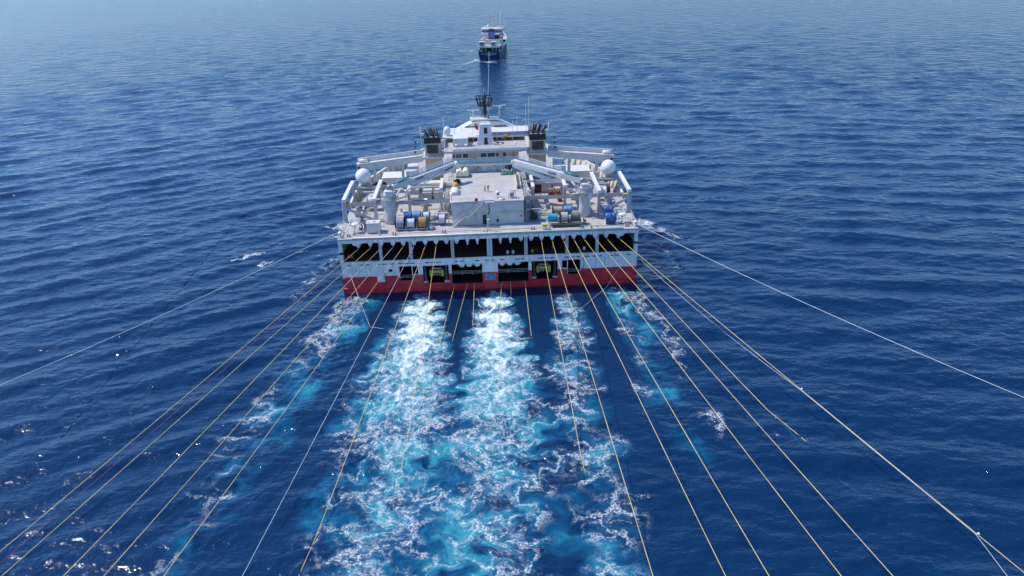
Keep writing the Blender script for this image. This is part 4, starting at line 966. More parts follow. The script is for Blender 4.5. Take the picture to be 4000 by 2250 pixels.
    for k in range(7):
        a = -2.6 + k * .75; mb = MB(); mb.box(X + 1.15 * math.cos(a) - .15, X + 1.15 * math.cos(a) + .15, 10.1 + 1.15 * math.sin(a) - .15, 10.1 + 1.15 * math.sin(a) + .15, DZ + 6.4, DZ + 7.2 + .2 * (k % 2)); cp('slewing_motor', mb, 'beam')
    root = Vector((s * 23.2, 10.5, 23.0)); tip = Vector((s * 7.0, 23.2, 25.0 if s < 0 else 24.9))
    d = tip - root
    mb = MB(); mb.lathe([(.8, -.6), (.8, .6)], (root.x, root.y, root.z), 'y', 16); cp('boom_hinge', mb, 'steel')
    mb = MB(); mb.bar(root, root + d * .3, 1.1, 1.0, (0, 0, 1), 1.1, 1.5); cp('boom_heel', mb, 'wall')
    if s < 0:
        mb = MB(); mb.bar(root + d * .28 - Vector((0, 0, .35)), root + d * .93 - Vector((0, 0, .35)), 1.2, 1.8, (0, 0, 1), 1.1, 2.0); bm_ = cp('boom', mb, 'wall')
        mb = MB(); mb.bar(tip + Vector((-.9, -.7, .25)), tip + Vector((.0, .1, -1.1)), 1.0, 1.2); cp('boom_head', mb, 'bright')
        mb = MB(); mb.tube([root + d * .42 + Vector((0, -.9, -2.1)), root + d * .78 + Vector((0, -.8, -.4))], .13, 8); cp('hydraulic_ram', mb, 'bright')
        mb = MB(); mb.bar(root + d * .80 + Vector((0, -.75, -.5)), root + d * .92 + Vector((0, -.65, -.25)), .1, .35); cp('boom_slot', mb, 'inner')
    else:
        mb = MB(); mb.bar(root + d * .28, tip, 1.2, 1.5, (0, 0, 1), 1.1, 1.0); bm_ = cp('boom', mb, 'white')
        kn = Vector((16.6, 17.6, 20.9))
        mb = MB(); mb.bar(tip + Vector((0, -.2, -.6)), kn, .9, 1.2, (0, 0, 1), .6, .7); cp('knuckle_arm', mb, 'bright')
        mb = MB(); mb.lathe([(.6, -.6), (.6, .6)], tuple(tip + Vector((0, 0, -.3))), 'y', 14); cp('knuckle_joint', mb, 'bright')
        mb = MB(); mb.tube([kn, kn + Vector((.2, -.1, -1.6))], .12, 6); mb.tube([kn + Vector((.2, -.1, -1.6)), kn + Vector((-.9, -.1, -2.6))], .12, 6); mb.tube([kn + Vector((.2, -.1, -1.6)), kn + Vector((1.3, -.1, -2.6))], .12, 6); cp('grab_arms', mb, 'bright')
        mb = MB(); mb.box(kn.x - 1.3, kn.x + 1.9, kn.y - .5, kn.y + .2, kn.z - 3.3, kn.z - 2.6); gr = cp('grab_beam', mb, 'crimson')
        for q, m in ((-.4, 'navy'), (.6, 'amber')):
            mb = MB(); mb.box(kn.x + q - .25, kn.x + q + .25, kn.y - .55, kn.y - .5, kn.z - 3.2, kn.z - 2.7); cp('grab_panel', mb, m)
    # walkway and rails along the boom
    wy = Vector((0, .9, .9 if s < 0 else .75))
    mb = MB(); mb.bar(root + d * .26 + wy, root + d * .92 + wy, .7, .08); cp('boom_walkway', mb, 'palebluetarp')
    mb = MB(); mb.rail([root + d * f + wy + Vector((0, -.3, 0)) for f in np.linspace(.3, .92, 9)], .9, .045, 1.5, 2); mb.rail([root + d * f + wy + Vector((0, .35, 0)) for f in np.linspace(.3, .92, 9)], .9, .045, 1.5, 2); cp('boom_rail', mb, 'white')
    mb = MB(); mb.tube([root + d * .05 + Vector((0, -.3, .8)), root + d * .28 + Vector((0, -.3, 1.2))], .12, 6); mb.tube([root + d * .05 + Vector((0, .3, .8)), root + d * .28 + Vector((0, .3, 1.2))], .12, 6); mb.bar(root + d * .1 + Vector((0, 0, .9)), root + d * .27 + Vector((0, 0, 1.15)), .9, .1); cp('heel_ladder', mb, 'teal')
    an = math.atan2(d.y, d.x) if s > 0 else math.atan2(d.y, d.x)
    el = math.atan2(d.z, math.hypot(d.x, d.y))
    nrm = Vector((d.y, -d.x, 0)).normalized() * (1 if s < 0 else -1)
    if nrm.y > 0: nrm = -nrm
    xdir = d.normalized() if d.x > 0 else -d.normalized()
    zax = nrm; yax = zax.cross(xdir)
    mt = Matrix((xdir, yax, zax)).transposed()
    tp = root + d * (.40 if s < 0 else .42) + nrm * .66 + Vector((0, 0, -.05 if s < 0 else 0))
    tx = text_mesh('ODIM', .95, 'lettering', M['black'], c, (0, 0, 0), (0, 0, 0)); tx.matrix_parent_inverse.identity(); tx.location = tp - Vector(c.location); tx.rotation_euler = mt.to_euler()
    # stay rods from the crane post to the gantry
    mb = MB(); mb.bar((s * 22.3, 10.6, 20.0), (s * 19.7, 17.2, 18.9), .3, .4); cp('post_stay', mb, 'wall')
    mb = MB(); mb.bar((s * 22.0, 11.0, 20.6), (s * 20.3, 20, 22.0), .3, .4); cp('boom_rest', mb, 'wall')
    # satellite dome
    o = thing('satellite_dome', ('large white satellite dome on the gantry at the left edge of the vessel' if s < 0 else 'large white satellite dome on the gantry at the right edge of the vessel'), 'satellite dome', (s * 32, 28, 18.75), group='large satellite domes')
    prof = [(2.0 * math.sin(a), 2.27 - 2.0 * math.cos(a)) for a in np.linspace(.45, math.pi - .001, 20)]
    mb = MB(); mb.lathe([(.85, .25)] + prof, (0, 0, 0), 'z', 36); mb.build('dome', M['domewhite'], o)
    mb = MB(); mb.lathe([(.8, 0), (.8, .45)], (0, 0, 0), 'z', 16); mb.build('pedestal', M['wall'], o)
    mb = MB(); mb.box(-1.5, 1.5, -1.2, 1.2, -.12, 0); mb.build('platform', M['beam'], o)

# ------------------------------------------------------------------ reels
def reel(label, x, y, z, w, r, mat, flange, core=None, group='rope and cable reels on the aft deck', stand=None):
    o = thing('cable_reel', label, 'reel', (x, y, DZ), group=group)
    rr = random.uniform(.9, .97)
    mb = MB(); n = 28; prof = []
    for k in range(13):
        h = -w / 2 + w * k / 12
        prof.append((r * rr * (1 + .035 * math.sin(k * 1.9 + x)), h))
    mb.lathe(prof, (0, 0, z - DZ), 'x', n); mb.build('winding', M[mat], o)
    for q in (-1, 1):
        mb = MB(); mb.lathe([(r + .12, -.05), (r + .12, .05)], (q * (w / 2 + .05), 0, z - DZ), 'x', n); f = mb.build('flange', M[flange], o)
        mb = MB(); mb.lathe([(.22, -.08), (.22, .08)], (q * (w / 2 + .15), 0, z - DZ), 'x', 10); mb.build('hub', M['steel'], f)
    if stand:
        for q in (-1, 1):
            mb = MB(); X = q * (w / 2 + stand); mb.bar((X, -.2, 0), (X, .2, 2.8), .16, .16); mb.bar((X, .9, 0), (X, .2, 2.8), .14, .14); mb.build('stand_leg', M['white'], o)
        mb = MB(); mb.bar((-w / 2 - stand, .2, 2.8), (w / 2 + stand, .2, 2.8), .2, .2); mb.build('stand_beam', M['bright'], o)
        mb = MB(); mb.bar((-w / 2 - stand, 0, z - DZ), (-w / 2 - .1, 0, z - DZ), .3, .3); mb.bar((w / 2 + stand, 0, z - DZ), (w / 2 + .1, 0, z - DZ), .3, .3); mb.build('axle', M['steel'], o)
    return o
def covered(label, x, y, z, w, r, mat, group='rope and cable reels on the aft deck', legs=True):
    o = thing('covered_reel', label, 'reel', (x, y, DZ), group=group)
    rs = random.Random(int(x * 7 + y)); mb = MB(); prof = [(r * .35, -w / 2 - .05), (r * .96, -w / 2)] + [(r * rs.uniform(.92, 1.05), -w / 2 + w * (k + 1) / 8) for k in range(7)] + [(r * .97, w / 2), (r * .35, w / 2 + .05)]
    mb.lathe(prof, (0, 0, z - DZ), 'x', 22); c_ = mb.build('tarpaulin', M[mat], o)
    if legs:
        for q in (-1, 1):
            mb = MB(); mb.box(q * w / 2 - .08, q * w / 2 + .08, -.7, .7, 0, z - DZ - r * .4); mb.build('cradle', M['white'], o)
    return o
def rack(label, x0, x1, y, sh=1.0):
    o = thing('reel_rack', label, 'reel rack', ((x0 + x1) / 2, y, DZ), group='racks under the reels')
    L = (x1 - x0) / 2
    for yy in (-1.1, 1.1, 3.9):
        mb = MB(); mb.box(-L, L, yy - .11, yy + .11, .28, .5); mb.build('rack_beam', M['beam'], o)
        for k in range(4):
            mb = MB(); xx = -L + .2 + k * (2 * L - .4) / 3; mb.box(xx - .1, xx + .1, yy - .12, yy + .12, 0, .28); mb.build('foot', M['beam'], o)
    for k in range(4):
        mb = MB(); xx = -L + .1 + k * (2 * L - .2) / 3; mb.bar((xx, -1.1, .5), (xx, .0, 1.55), .14, .14); mb.bar((xx, 1.1, .5), (xx, .0, 1.55), .14, .14); mb.build('trestle', M['beam'], o)
    return o
rack('low grey rack carrying the silver, white and gold reels', -22.0, -14.3, 5.3)
reel('reel of silvery cable beside the left crane post', -20.9, 5.3, 16.0, 2.0, 1.3, 'rope_silver', 'navy')
reel('reel of white sheathed cable between the silver and gold reels', -18.3, 5.3, 15.9, 1.9, 1.15, 'rope_white', 'navy')
reel('reel of golden rope on the left rack', -15.6, 5.3, 16.0, 2.0, 1.35, 'rope_gold', 'greenflange')
covered('dark blue tarpaulin covered reel behind the silver reel', -19.2, 8.2, 16.5, 1.8, 1.3, 'bluetarp')
covered('faded blue covered reel behind the gold reel', -17.1, 8.2, 16.5, 1.9, 1.35, 'palebluetarp')
reel('white cable reel standing behind the gold reel', -14.9, 8.4, 16.3, 1.5, 1.2, 'rope_white', 'greenflange')
reel('white cable reel in a stand against the hangar wall, left side', -11.1, 7.7, 15.8, 1.6, 1.15, 'rope_white', 'greenflange', stand=.85)
mb = MB(); mb.lathe([(.5, -.3), (.62, -.2), (.62, .3), (.3, .4)], (0, 0, .6), 'x', 14); tag(mb.build('mooring_winch', M['creamcover'], None, (-13.6, 4.6, DZ)), 'small cream capped winch at the right end of the left rack', 'winch')
rack('low black skid carrying the cyan and mottled reels', 14.2, 22.0, 4.6)
mb = MB(); mb.box(-3.4, 3.4, -.5, .5, 0, .75); tag(mb.build('cable_tray_box', M['inner'], None, (18.5, 2.9, DZ)), 'long dark box in front of the right hand reels', 'box')
reel('cyan painted empty reel beside the white bracket', 15.3, 4.6, 16.2, 2.0, 1.0, 'cyan', 'cyan')
reel('reel of mottled pale rope between cyan and teal reels', 18.0, 4.6, 16.2, 1.8, 1.3, 'rope_pale', 'black')
reel('teal reel with a few turns of brown rope', 20.7, 4.6, 16.2, 1.8, 1.05, 'rope_brown', 'teal')
reel('reel of pink and straw rope behind the cyan reel', 16.7, 7.6, 16.9, 2.3, 1.05, 'rope_pink', 'black')
covered('faded blue covered reel behind the mottled rope', 19.2, 7.6, 16.9, 1.8, 1.05, 'palebluetarp')
reel('black cable reel with cyan flange beside the hangar wall', 11.0, 8.1, 15.9, 1.9, 1.25, 'rope_black', 'cyan', stand=.75)
covered('blue covered reel nearest the right stern corner', 29.0, 4.0, 15.9, 2.4, 1.2, 'bluetarp')
covered('rumpled blue covered reel behind another at the right corner', 28.9, 8.0, 16.2, 2.0, 1.35, 'bluetarp')
mb = MB(); mb.lathe([(.75, -.3), (.75, -.2), (.4, -.2), (.4, .2), (.75, .2), (.75, .3)], (0, 0, .85), 'x', 16); tag(mb.build('rope_drum', M['steel'], None, (22.9, 4.4, DZ)), 'narrow grey drum at the foot of the right crane', 'drum')
for s, m2 in ((-1, 'rope_white'), (1, 'rope_white')):
    o = reel('big white winch drum under the %s gantry' % ('left' if s < 0 else 'right'), s * 29.4, 20.5 if s < 0 else 21.5, 16.6, 2.0, 1.25, m2, 'bright', group='big winch drums under the gantries')
for k, x in enumerate((-29.3, -27.4)):
    mb = MB(); mb.lathe([(.2, -.55), (.95, -.45), (1.05, 0), (.95, .45), (.2, .55)], (0, 0, 0), 'y', 22); tag(mb.build('rubber_fender', M['black'], None, (x, 30.5, DZ + 3.2)), ('black round fender beside the left satellite dome' if k == 0 else 'black round fender behind the left crane hinge'), 'fender', 'round black fenders')
    mb = MB(); mb.box(x - .8, x + .8, 29.8, 31.2, DZ, DZ + 2.2); mb.build('fender_cradle', M['beam'], V)
mb = MB(); mb.lathe([(.4, -.5), (1.35, -.45), (1.35, .45), (.4, .5)], (0, 0, 1.4), 'x', 24); tag(mb.build('black_hose_drum', M['rope_black'], None, (31.6, 25, DZ)), 'black hose drum beside the right hand white winch', 'drum')

# ------------------------------------------------------------------ containers and boxes
def container(name, label, x, y, z, w, d, h, mat, door='wall', group='containers on deck'):
    o = thing(name, label, 'container', (x, y, z), group=group)
    mb = MB(); mb.box(-w / 2, w / 2, 0, d, .12, h); mb.build('body', M[mat], o)
    n = max(4, int(w / .32))
    for k in range(n):
        xx = -w / 2 + .14 + k * (w - .28) / (n - 1); mb = MB(); mb.box(xx - .06, xx + .06, -.05, 0, .3, h - .2); mb.build('corrugation', M[mat], o)
    for q in (-1, 1):
        mb = MB(); mb.box(q * w / 2 - .08, q * w / 2 + .08, -.07, d + .05, 0, h + .03); mb.build('corner_frame', M[mat], o)
    return o
o = container('storage_container', 'white cube container with red marks on its lid near the left stern corner', -27.0, 3.2, DZ, 2.9, 2.3, 2.55, 'white')
for x, y in ((-.9, .8), (.1, 1.0), (.4, 1.1)):
    mb = MB(); mb.box(x - .2, x + .2, y - .15, y + .2, 2.56, 2.58); mb.build('red_mark', M['crimson' if x < 0 else 'maroon'], o)
container('storage_container', 'grey container with dark gap, left of the helideck', -15.6, 24.6, DZ, 2.2, 5.5, 2.6, 'wall')
container('storage_container', 'grey container close to the helideck edge, left side', -12.6, 24.6, DZ, 2.2, 5.5, 2.6, 'wall')
container('storage_container', 'small white topped container behind the grey pair', -14.2, 31.5, DZ, 5.0, 2.6, 3.0, 'bright')
container('storage_container', 'maroon container behind the right gantry', 13.4, 29.2, DZ, 2.0, 5, 2.4, 'maroon')
container('storage_container', 'pale grey container beside the maroon one', 15.8, 29.2, DZ, 2.4, 5, 2.7, 'wall')
container('storage_container', 'white lidded locker with blue panel right of the helideck', 13.0, 35.0, DZ, 5.0, 2.4, 3.2, 'white')
mb = MB(); mb.box(-1.6, 1.6, 0, 3.4, 0, 2.0); tag(mb.build('grey_locker', M['beam'], None, (-18.6, 22.8, DZ)), 'grey steel locker left of the cream topped crate', 'locker')
mb = MB(); mb.box(-1.0, 1.0, 0, 1.6, 0, 1.6); o = mb.build('cream_crate', M['creamcover'], None, (-16.4, 21.6, DZ)); tag(o, 'cream topped crate in front of the grey containers', 'crate')
mb = MB(); mb.box(-1.5, 1.5, 0, 2.4, 0, 2.0); tag(mb.build('grey_locker', M['beam'], None, (19.0, 25.4, DZ)), 'grey steel locker under the right gantry corner', 'locker')
mb = MB(); mb.lathe([(.7, -.6), (.75, 0), (.7, .6)], (0, 0, .9), 'x', 16); tag(mb.build('red_drum', M['crimson'], None, (18.6, 21.6, DZ)), 'red drum under the right crane grab', 'drum')
mb = MB(); mb.box(-1.5, 1.5, -.25, .25, 0, .5); tag(mb.build('yellow_beacon', M['amber'], None, (17.4, 24.6, DZ + 2.0)), 'yellow buoy resting above the red drum', 'buoy')
# white boat-like fairings either side of the helideck
for s in (-1, 1):
    o = thing('work_boat', 'cream work boat stowed on the %s side of the helideck' % ('left' if s < 0 else 'right'), 'boat', (s * 10.0, 14.5, DZ), group='work boats beside the helideck')
    mb = MB(); st_ = [(0, .55), (1.5, .95), (4, 1.05), (7, 1.0), (9.5, .7), (11, .12)]; idx = []
    for y, b in st_: idx.append(mb.add([(-b, y, 3.6), (-b * .7, y, 2.4), (0, y, 1.9), (b * .7, y, 2.4), (b, y, 3.6), (b * .82, y, 3.6), (0, y, 3.2), (-b * .82, y, 3.6)]))
    for a, b in zip(idx[:-1], idx[1:]):
        for k in range(8): mb.face((a + k, a + (k + 1) % 8, b + (k + 1) % 8, b + k))
    mb.face([idx[0] + k for k in range(8)]); mb.face([idx[-1] + k for k in range(8)]); mb.build('boat_hull', M['creamcover' if s < 0 else 'bright'], o)
    mb = MB(); mb.box(-.6, .6, 3.0, 5.2, 3.4, 4.6); mb.build('boat_cabin', M['bright'], o)
    for y in (1.6, 8.2):
        mb = MB(); mb.box(-.9, .9, y, y + .3, 0, 2.2); mb.build('boat_cradle', M['beam'], o)

# ------------------------------------------------------------------ things on the helideck
o = thing('cream_tank', 'pair of rounded cream canvas covers on the helideck', 'cover', (-6.2, 26.2, HZ))
for x in (-.85, .85):
    mb = MB(); mb.prism([(x - .82, .35)] + [(x + .82 * -math.cos(a), .75 + 1.15 * math.sin(a)) for a in np.linspace(0.05, math.pi - .05, 11)] + [(x + .82, .35)], 0, 3.0, 'y'); mb.build('canvas_hump', M['creamcover'], o)
mb = MB(); mb.box(-1.75, 1.75, -.1, 3.1, 0, .34); mb.build('skid', M['teal'], o)
o = thing('hose_bundle', 'tangled black hoses on the left edge of the helideck', 'hoses', (-7.4, 21.4, HZ)); rs = random.Random(3)
for k in range(9):
    mb = MB(); a0 = rs.random() * 6; r0 = rs.uniform(.4, .95); zz = rs.uniform(.15, .9); pts = [(r0 * math.cos(a0 + a) + rs.uniform(-.1, .1), 1.6 * r0 * math.sin(a0 + a), zz + .15 * math.sin(3 * a)) for a in np.linspace(0, 5.6, 18)]; mb.tube(pts, .12, 6); mb.build('hose', M['black'], o)
mb = MB(); mb.lathe([(1.0, 0), (.95, .5), (.6, 1.2), (.25, 1.5)], (0, 0, 0), 'z', 14); o = mb.build('amber_cone_cover', M['amber'], None, (-7.75, 17.6, HZ)); tag(o, 'amber cone shaped cover at the left edge of the helideck', 'cover')
o = thing('white_raft_canisters', 'row of white raft canisters at the near left helideck edge', 'raft canisters', (-7.8, 12.2, HZ))
for k in range(4):
    mb = MB(); mb.lathe([(.2, -.85), (.42, -.75), (.45, 0), (.42, .75), (.2, .85)], (0, k * .98, .55), 'x', 12); mb.build('canister', M['bright'], o)
mb = MB(); mb.box(-.9, .9, -.5, 3.5, 0, .14); mb.build('canister_rack', M['wall'], o)
o = thing('camera_post', 'white camera on a post at the near helideck edge', 'camera', (2.5, 7.8, HZ))
mb = MB(); mb.tube([(0, 0, 0), (0, 0, 1.1)], .16, 8); mb.build('post', M['bright'], o); mb = MB(); mb.lathe([(.2, -.35), (.48, -.2), (.5, .25), (.25, .5)], (0, 0, 1.5), 'z', 14); h_ = mb.build('housing', M['bright'], o); mb = MB(); mb.lathe([(.24, -.06), (.24, .06)], (.12, -.46, 1.4), 'y', 12); mb.build('lens', M['black'], h_)
mb = MB(); mb.lathe([(.75, 0), (.72, .25), (.5, .5), (.1, .62)], (0, 0, 0), 'z', 18); tag(mb.build('vent_cowl', M['bright'], None, (3.4, 7.4, HZ)), 'low white vent cowl beside the camera post', 'vent')
o = thing('tubular_frame', 'white open tubular frame at the near right helideck corner', 'frame', (5.9, 8.6, HZ))
for x in (-.85, .85):
    for y in (-.6, .6):
        mb = MB(); mb.tube([(x, y, 0), (x, y, 1.5)], .08, 6); mb.build('leg', M['bright'], o)
mb = MB(); mb.tube([(-.85, -.6, 1.5), (.85, -.6, 1.5), (.85, .6, 1.5), (-.85, .6, 1.5), (-.85, -.6, 1.5)], .1, 6); mb.build('top_rail', M['bright'], o)
mb = MB(); mb.box(-.5, .5, -.35, .35, .3, 1.2); mb.build('machine', M['steel'], o)
o = thing('green_net_heap', 'green net and poles heaped at the far right of the helideck', 'net', (5.7, 28.2, HZ)); rs = random.Random(5)
mb = MB(); nx_, ny_ = 16, 10; g0 = len(mb.v)
for j in range(ny_):
    for i in range(nx_):
        e = min(i, nx_ - 1 - i, j, ny_ - 1 - j); mb.add([(-2.0 + 4.0 * i / (nx_ - 1), -1.2 + 3.0 * j / (ny_ - 1), 0 if e == 0 else rs.uniform(.35, .8))])
for j in range(ny_ - 1):
    for i in range(nx_ - 1): a = j * nx_ + i; mb.face((a, a + 1, a + nx_ + 1, a + nx_), True)
mb.build('net', M['green'], o)
for p, q in (((-1.7, -.2, 1.2), (.4, -.9, .8)), ((-.9, .5, 1.2), (1.0, -.6, .9)), ((1.0, 1.0, 1.1), (.9, -.9, .9))):
    mb = MB(); mb.tube([p, q], .07, 6); mb.build('pole', M['rope_white'], o)
o = thing('ramp_rack', 'grey folded ramp rack along the right helideck edge', 'rack', (7.9, 15.2, HZ))
mb = MB(); mb.box(-.45, .45, 0, 9.5, .25, .75); mb.build('ramp', M['louver'], o)
for x in (-.5, .5):
    mb = MB(); mb.box(x - .08, x + .08, -.1, 9.6, .1, .95); mb.build('side_rail', M['bright'], o)
mb = MB(); mb.lathe([(.42, -.09), (.42, .09)], (0, 0, 0), 'y', 16); o = mb.build('lifebuoy', M['crimson'], None, (-2.6, 6.2, HZ + .55)); tag(o, 'dark red lifebuoy case on the near helideck rail', 'lifebuoy', 'lifebuoys')
def lifebuoy(label, loc, axis, mat='orange'):
    o = thing('lifebuoy', label, 'lifebuoy', loc, group='lifebuoys')
    for k in range(4):
        mb = MB(); pts = []
        for a in np.linspace(k * math.pi / 2, (k + 1) * math.pi / 2, 7): pts.append((.42 * math.cos(a), 0, .42 * math.sin(a)) if axis == 'y' else (.42 * math.cos(a), .42 * math.sin(a), 0))
        mb.tube(pts, .12, 8); mb.build('ring_segment', M[mat if k % 2 == 0 else 'bright'], o)
    return o
lifebuoy('orange and white lifebuoy below the stern rail middle', (-.85, 1.6, DZ + .25), 'z')
lifebuoy('red lifebuoy on the wall behind the helideck', (-2.3, 30.9, 21.2), 'y', 'crimson')
mb = MB(); mb.box(-.35, .35, 0, .06, 0, .35); tag(mb.build('red_sign', M['crimson'], None, (2.2, 30.93, 21.5)), 'small red sign over a door behind the helideck', 'sign')
# small fittings on the aft edge
o = thing('aft_light_post', 'thin white post with lamps at the middle of the stern', 'lamp post', (0, 2.2, DZ))
mb = MB(); mb.tube([(-.3, 0, 0), (-.1, 0, 2.6)], .07, 6); mb.tube([(.3, 0, 0), (.1, 0, 2.6)], .07, 6)
for k in range(4): mb.tube([(-.3 + .05 * k, 0, .3 + .6 * k), (.3 - .05 * k, 0, .6 + .6 * k)], .05, 5)
mb.build('lattice', M['white'], o); mb = MB(); mb.box(-.3, .3, -.2, .2, 2.6, 2.85); mb.build('lamp_head', M['bright'], o)
o = thing('yellow_capstan', 'yellow and white capstan box at the stern rail', 'capstan', (13.2, 1.6, DZ))
mb = MB(); mb.box(-.6, .6, -.5, .5, .9, 1.4); mb.build('yellow_top', M['yellow'], o); mb = MB(); mb.box(-.5, .5, -.4, .4, 0, .9); mb.build('base', M['bright'], o)
mb = MB(); mb.lathe([(.3, 0), (.22, .2), (.3, .5)], (.9, -.8, .1), 'z', 12); mb.build('roller', M['steel'], o)
o = thing('guide_roller', 'grey guide roller standing on the stern rail near the right corner', 'roller', (24.0, .3, DZ)); mb = MB(); mb.lathe([(.55, -.12), (.35, -.05), (.35, .05), (.55, .12)], (0, 0, .75), 'x', 16); mb.build('wheel', M['steel'], o); mb = MB(); mb.box(-.22, .22, -.3, .3, 0, .5); mb.build('bracket', M['wall'], o)
for s in (-1, 1):
    o = thing('davit_basket', 'white tube cage with a small shell-topped davit at the %s stern corner' % ('left' if s < 0 else 'right'), 'davit', (s * 31.6, 3.0, DZ), group='corner davit cages')
    mb = MB()
    for x in (-1.2, 1.1): mb.tube([(x, -.7, 0), (x, -.7, 1.9), (x * .9 + .2 * s * -1, 4.2, 2.6), (x * .9, 5.6, 0)], .07, 6)
    mb.tube([(-1.2, -.7, 1.9), (1.1, -.7, 1.9)], .07, 6); mb.tube([(-1.1, 4.2, 2.6), (1.0, 4.2, 2.6)], .07, 6); mb.tube([(-1.2, -.7, .1), (1.1, -.7, .1)], .06, 6)
    mb.build('cage', M['bright'], o)
    mb = MB(); mb.tube([(0, .4, 0), (.1, .9, 1.0), (.25, 1.2, 2.0)], [.3, .25, .2], 10); mb.build('davit_stem', M['creamcover'], o)
    mb = MB(); mb.lathe([(1.0, 0), (.9, .2), (.6, .38), (.1, .46)], (.3, 1.3, 2.0), 'z', 18); mb.build('shell_top', M['bright'], o)
    mb = MB(); mb.tube([(1.0 * math.cos(a) + .3, 2.3, 1.6 + 1.1 * math.sin(a)) for a in np.linspace(0, math.pi, 12)], .06, 6); mb.build('hoop', M['bright'], o)
    mb = MB(); mb.lathe([(.5, 0), (.35, .12), (.05, .3)], (0, .3, 0), 'z', 8); mb.build('base_plate', M['teal'], o)
    o = thing('corner_fender_post', 'white capped roller post at the very %s stern corner' % ('left' if s < 0 else 'right'), 'roller', (s * 34.4, .8, DZ), group='corner roller posts')
    mb = MB(); mb.tube([(0, 0, 0), (0, 0, 1.0)], .2, 8); mb.build('post', M['white'], o); mb = MB(); mb.lathe([(.45, 0), (.5, .3), (.3, .55), (.05, .62)], (0, .2, 1.0), 'z', 12); mb.build('cap', M['bright'], o)
    mb = MB(); mb.tube([(0, .3, .6), (.1 * s, 3, .8), (.1 * s, 4.2, .4)], .14, 8); mb.build('red_arm', M['crimson'], o)
# loose chain and wire heap beside the container
o = thing('chain_heap', 'heap of grey chain and wire beside the white cube container', 'chain', (-29.9, 4.0, DZ)); rs = random.Random(9)
for k in range(16):
    mb = MB(); x0 = rs.uniform(-.5, .5); z0 = rs.uniform(.8, 1.9); pts = [(x0 + rs.uniform(-.25, .25), .2 + 5.5 * f + rs.uniform(-.2, .2), z0 * math.sin(math.pi * min(1, .15 + f)) * .9 + .1) for f in np.linspace(0, 1, 10)]; mb.tube(pts, .075, 5); mb.build('strand', M['steel' if k % 3 else 'louver'], o)
for i, (x, y, lab) in enumerate(((31.5, 16, 'dark hydraulic unit by the right gantry leg'), (-32.3, 15.5, 'hydraulic unit with black hoses by the left gantry leg'), (-32.6, 20, 'white capped pump near the left bulwark'), (27.8, 13.5, 'brown coiled hoses behind the right crane'))):
    o = thing('hydraulic_unit', lab, 'machine', (x, y, DZ)); rs = random.Random(20 + i)
    mb = MB(); mb.box(-.7, .7, -.5, .5, 0, .8); mb.build('tank', M['wall' if i % 2 else 'steel'], o)
    mb = MB(); mb.lathe([(.35, 0), (.35, .7), (.1, .85)], (.2, 0, .8), 'z', 10); mb.build('motor', M['bright' if i == 2 else 'beam'], o)
    for k in range(4):
        mb = MB(); mb.tube([(rs.uniform(-.8, .8), rs.uniform(-.8, .8), .1 + .3 * q) for q in range(5)], .07, 5); mb.build('hose', M['black' if i != 3 else 'louver'], o)
for i, (x, y) in enumerate(((27.5, 9.2),)):
    o = thing('deck_ladder', 'stepped grey ladder beside the right hand blue covered reels', 'ladder', (x, y, DZ))
    for q in (-.4, .4):
        mb = MB(); mb.bar((q, -2.2, .2), (q, 1.8, 3.2), .08, .14); mb.build('stile', M['white'], o)
    for k in range(9):
        f = (k + .5) / 9; mb = MB(); mb.box(-.4, .4, -2.2 + 4 * f - .1, -2.2 + 4 * f + .1, .2 + 3 * f, .25 + 3 * f); mb.build('step', M['steel'], o)
# yellow source floats hanging in the lower openings
for s in (-1, 1):
    o = thing('source_float', 'yellow tow float hanging in the %s stern opening' % ('left' if s < 0 else 'right'), 'float', (s * 12.8, 2.2, 4.2), group='yellow floats in the stern openings')
    mb = MB(); mb.box(-1.4, 1.4, -.5, .8, .1, .75); mb.build('beam', M['yellow'], o)
    for q in (-1, 1):
        mb = MB(); mb.prism([(q * 1.0, -.7), (q * 1.55, -.9), (q * 1.75, -.3), (q * 1.7, .9), (q * 1.05, .95)], -.6, .9, 'y'); mb.build('end_cheek', M['yellow'], o)
    for x in (-.7, 0, .7):
        mb = MB(); mb.lathe([(.05, -.6), (.28, -.3), (.3, .2), (.1, .3)], (x, 0, -.4), 'z', 10); mb.build('grey_pod', M['steel'], o)
    mb = MB(); mb.bar((-1.2, .1, 1.1), (1.2, .1, 1.1), .3, .25); mb.build('spreader', M['beam'], o)
    for q in (-1, 1):
        mb = MB(); mb.tube([(q * 1.0, .1, 1.1), (q * .9, .6, 3.9)], .06, 5); mb.build('hanger', M['black'], o)

